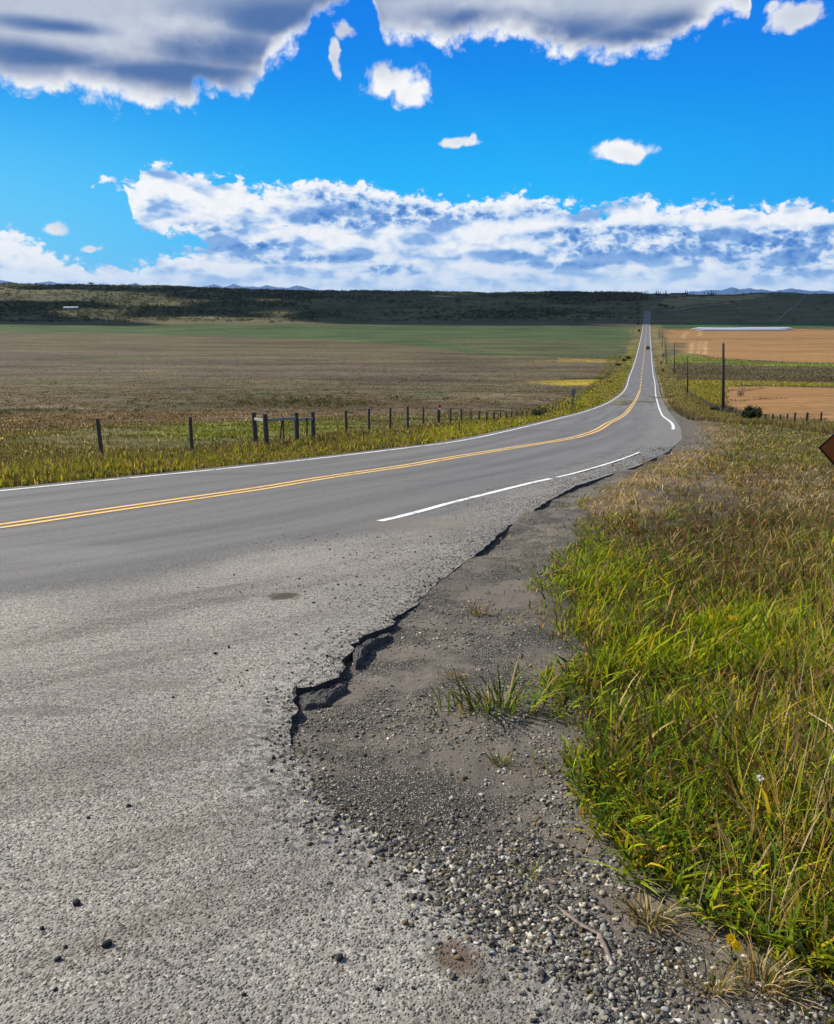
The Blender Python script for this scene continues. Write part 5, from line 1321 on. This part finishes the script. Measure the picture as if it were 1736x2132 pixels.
    soft = t.noise(t.scale(t.vmath('ADD', p, t.scale(t.vmath('SUBTRACT', t.noise(p, .3, 3, .5, 0, 1), (.5, .5, .5)), (3, 2, 0))), (.30, 1.0, 1)), .30, 6, .42)
    dk = t.math('ADD', env(p, shA), t.math('MULTIPLY', t.math('SUBTRACT', soft, .5), 1.5))
    dS = t.math('ADD', t.math('ADD', t.math('MULTIPLY', nA, .8), t.math('MULTIPLY', dA, .2)), t.math('MULTIPLY', t.math('SUBTRACT', soft, .5), 1.3)); thick = t.mapr(dS, .22, 1.05); thin2 = t.mapr(dS, .22, .95)
    dkA = t.math('MULTIPLY', t.mapr(dk, -.55, .75), thin2)
    cA = t.mix(thick, kk(.95, .955, .97), kk(.50, .56, .68)); cA = t.mix(dkA, cA, kk(.085, .175, .40))
    fine = t.mapr(t.noise(p, 1.0, 6, .55), .3, .7, .94, 1.05, False); cA = t.mix(1.0, cA, t.mix(fine, (0, 0, 0), (1, 1, 1)), 'MULTIPLY')
    puffy = t.mapr(env(p, PUFF), -.15, .25); cA = t.mix(t.math('MULTIPLY', puffy, .8), cA, t.mix(t.mapr(soft, .35, .7), kk(.95, .955, .97), kk(.62, .66, .76)))
    # lower bank: billows lit from the upper left, flat blue bases
    dB, nB = densB(p); aB = t.mapr(dB, -.04, .36)
    def relief(v):
        q = t.scale(v, (.8, 1.7, 1)); w2 = t.vmath('SUBTRACT', t.noise(q, .5, 3, .5, 0, 1), (.5, .5, .5)); q = t.vmath('ADD', q, t.scale(w2, (1.2, .8, 0)))
        va, ve = split(v); ed = t.math('MINIMUM', t.math('MULTIPLY', t.math('SUBTRACT', outline(B_TOP, va), ve), .55), .9)
        return t.math('ADD', t.math('ADD', t.math('MULTIPLY', t.noise(q, .32, 5, .48), 2.3), t.math('MULTIPLY', t.voro(q, .48, 'SMOOTH_F1', 'Distance', Smoothness=.5, Detail=2.0), -.9)), ed)
    slope = t.math('SUBTRACT', relief(p), relief(add(p, (-.45, .75, 0))))
    lit = t.mapr(slope, -.60, .45)
    shB = [(860,437,170,26,-8),(1010,445,90,18,-10),(1130,440,60,22),(410,470,60,18),(330,480,70,10),(700,458,100,18),(1330,492,300,24),(1600,495,250,24),(1180,528,230,12),(640,537,140,10),(560,515,90,11),(840,562,90,9),(1200,550,100,8),(1500,525,250,18),(1720,560,190,24),(60,500,60,8)]
    band = t.noise(t.scale(t.vmath('ADD', p, t.scale(t.vmath('SUBTRACT', t.noise(p, .5, 3, .5, 0, 1), (.5, .5, .5)), (2, .8, 0))), (.22, 1.15, 1)), .50, 5, .45)
    dkB = t.math('ADD', t.math('MULTIPLY', t.math('MAXIMUM', env(p, shB), -.9), .95), t.math('MULTIPLY', t.math('SUBTRACT', band, .5), 2.3))
    dkB = t.mapr(dkB, -.75, .55)
    top = t.mapr(dB, .30, 1.25)
    lum = t.math('MULTIPLY', t.mapr(lit, 0, 1, .40, 1.0, False), t.math('SUBTRACT', 1.0, t.math('MULTIPLY', t.math('MULTIPLY', dkB, top), 1.0)))
    lum = t.math('MULTIPLY', lum, t.mapr(t.noise(p, 1.6, 6, .5), .3, .7, .92, 1.07, False), clamp=True)
    cB = t.mix(t.mapr(lum, .0, .55, 0, 1, False), kk(.02, .16, .55), kk(.32, .52, .84)); cB = t.mix(t.mapr(lum, .40, 1.0, 0, 1, False), cB, kk(.95, .955, .97))
    veil = t.mapr(el, 2.0, -.2, 0, .75); cB = t.mix(t.math('MULTIPLY', veil, .75), cB, kk(.66, .76, .90))
    aB = t.math('MAXIMUM', aB, t.math('MULTIPLY', t.mapr(el, 1.5, .2), .8))
    # clear air: deep azure above, cyan towards the horizon on the sunward side
    air = t.mix(t.mapr(el, 4, 17, 0, 1), kk(.0, .47, .97), kk(.0, .205, .82))
    air = t.mix(t.math('MULTIPLY', t.mapr(az, -2, -30), t.mapr(el, 14, 2)), air, kk(.13, .58, .93))
    air = t.mix(t.math('MULTIPLY', t.mapr(az, 6, 30), .35), air, kk(0, .19, .80))
    air = t.mix(t.mapr(el, 20, 60), air, sky.outputs[0])
    air = t.mix(SKY_MIX, air, sky.outputs[0])
    c = t.mix(aB, air, cB); c = t.mix(aA, c, cA)
    t.l.new(c, bg.inputs['Color']); bg.inputs['Strength'].default_value = SKY_STR
    w.cycles.sampling_method = 'MANUAL'; w.cycles.sample_map_resolution = 256
SKY_STR, SKY_MIX, WHITE_K = .1, .02, 7.15
build_world()

# ------------------------------------------------------------------ sun, camera, view
sl = bpy.data.lights.new('sun', 'SUN'); sl.energy = 5.0; sl.angle = R(.53); sl.color = (1, .93, .82)
so = link(bpy.data.objects.new('sun', sl)); so.rotation_euler = SUN.to_track_quat('Z', 'Y').to_euler(); so.location = (-50, 20, 60)
cam = bpy.data.cameras.new('camera'); cam.sensor_fit = 'HORIZONTAL'; cam.sensor_width = 36; cam.lens = 36 * F / W; cam.clip_start = .05; cam.clip_end = 200000
co = link(bpy.data.objects.new('camera', cam)); co.location = (0, 0, EYE); co.rotation_euler = (math.pi / 2 - PITCH, 0, 0); sc.camera = co
sc.view_settings.view_transform = 'Standard'; sc.view_settings.look = 'None'; sc.view_settings.exposure = .52; sc.view_settings.gamma = 1
sc.cycles.use_denoising = True; sc.cycles.max_bounces = 5; sc.cycles.diffuse_bounces = 2; sc.cycles.transmission_bounces = 3; sc.cycles.transparent_max_bounces = 4; sc.cycles.volume_bounces = 0
sc.cycles.sample_clamp_indirect = 4
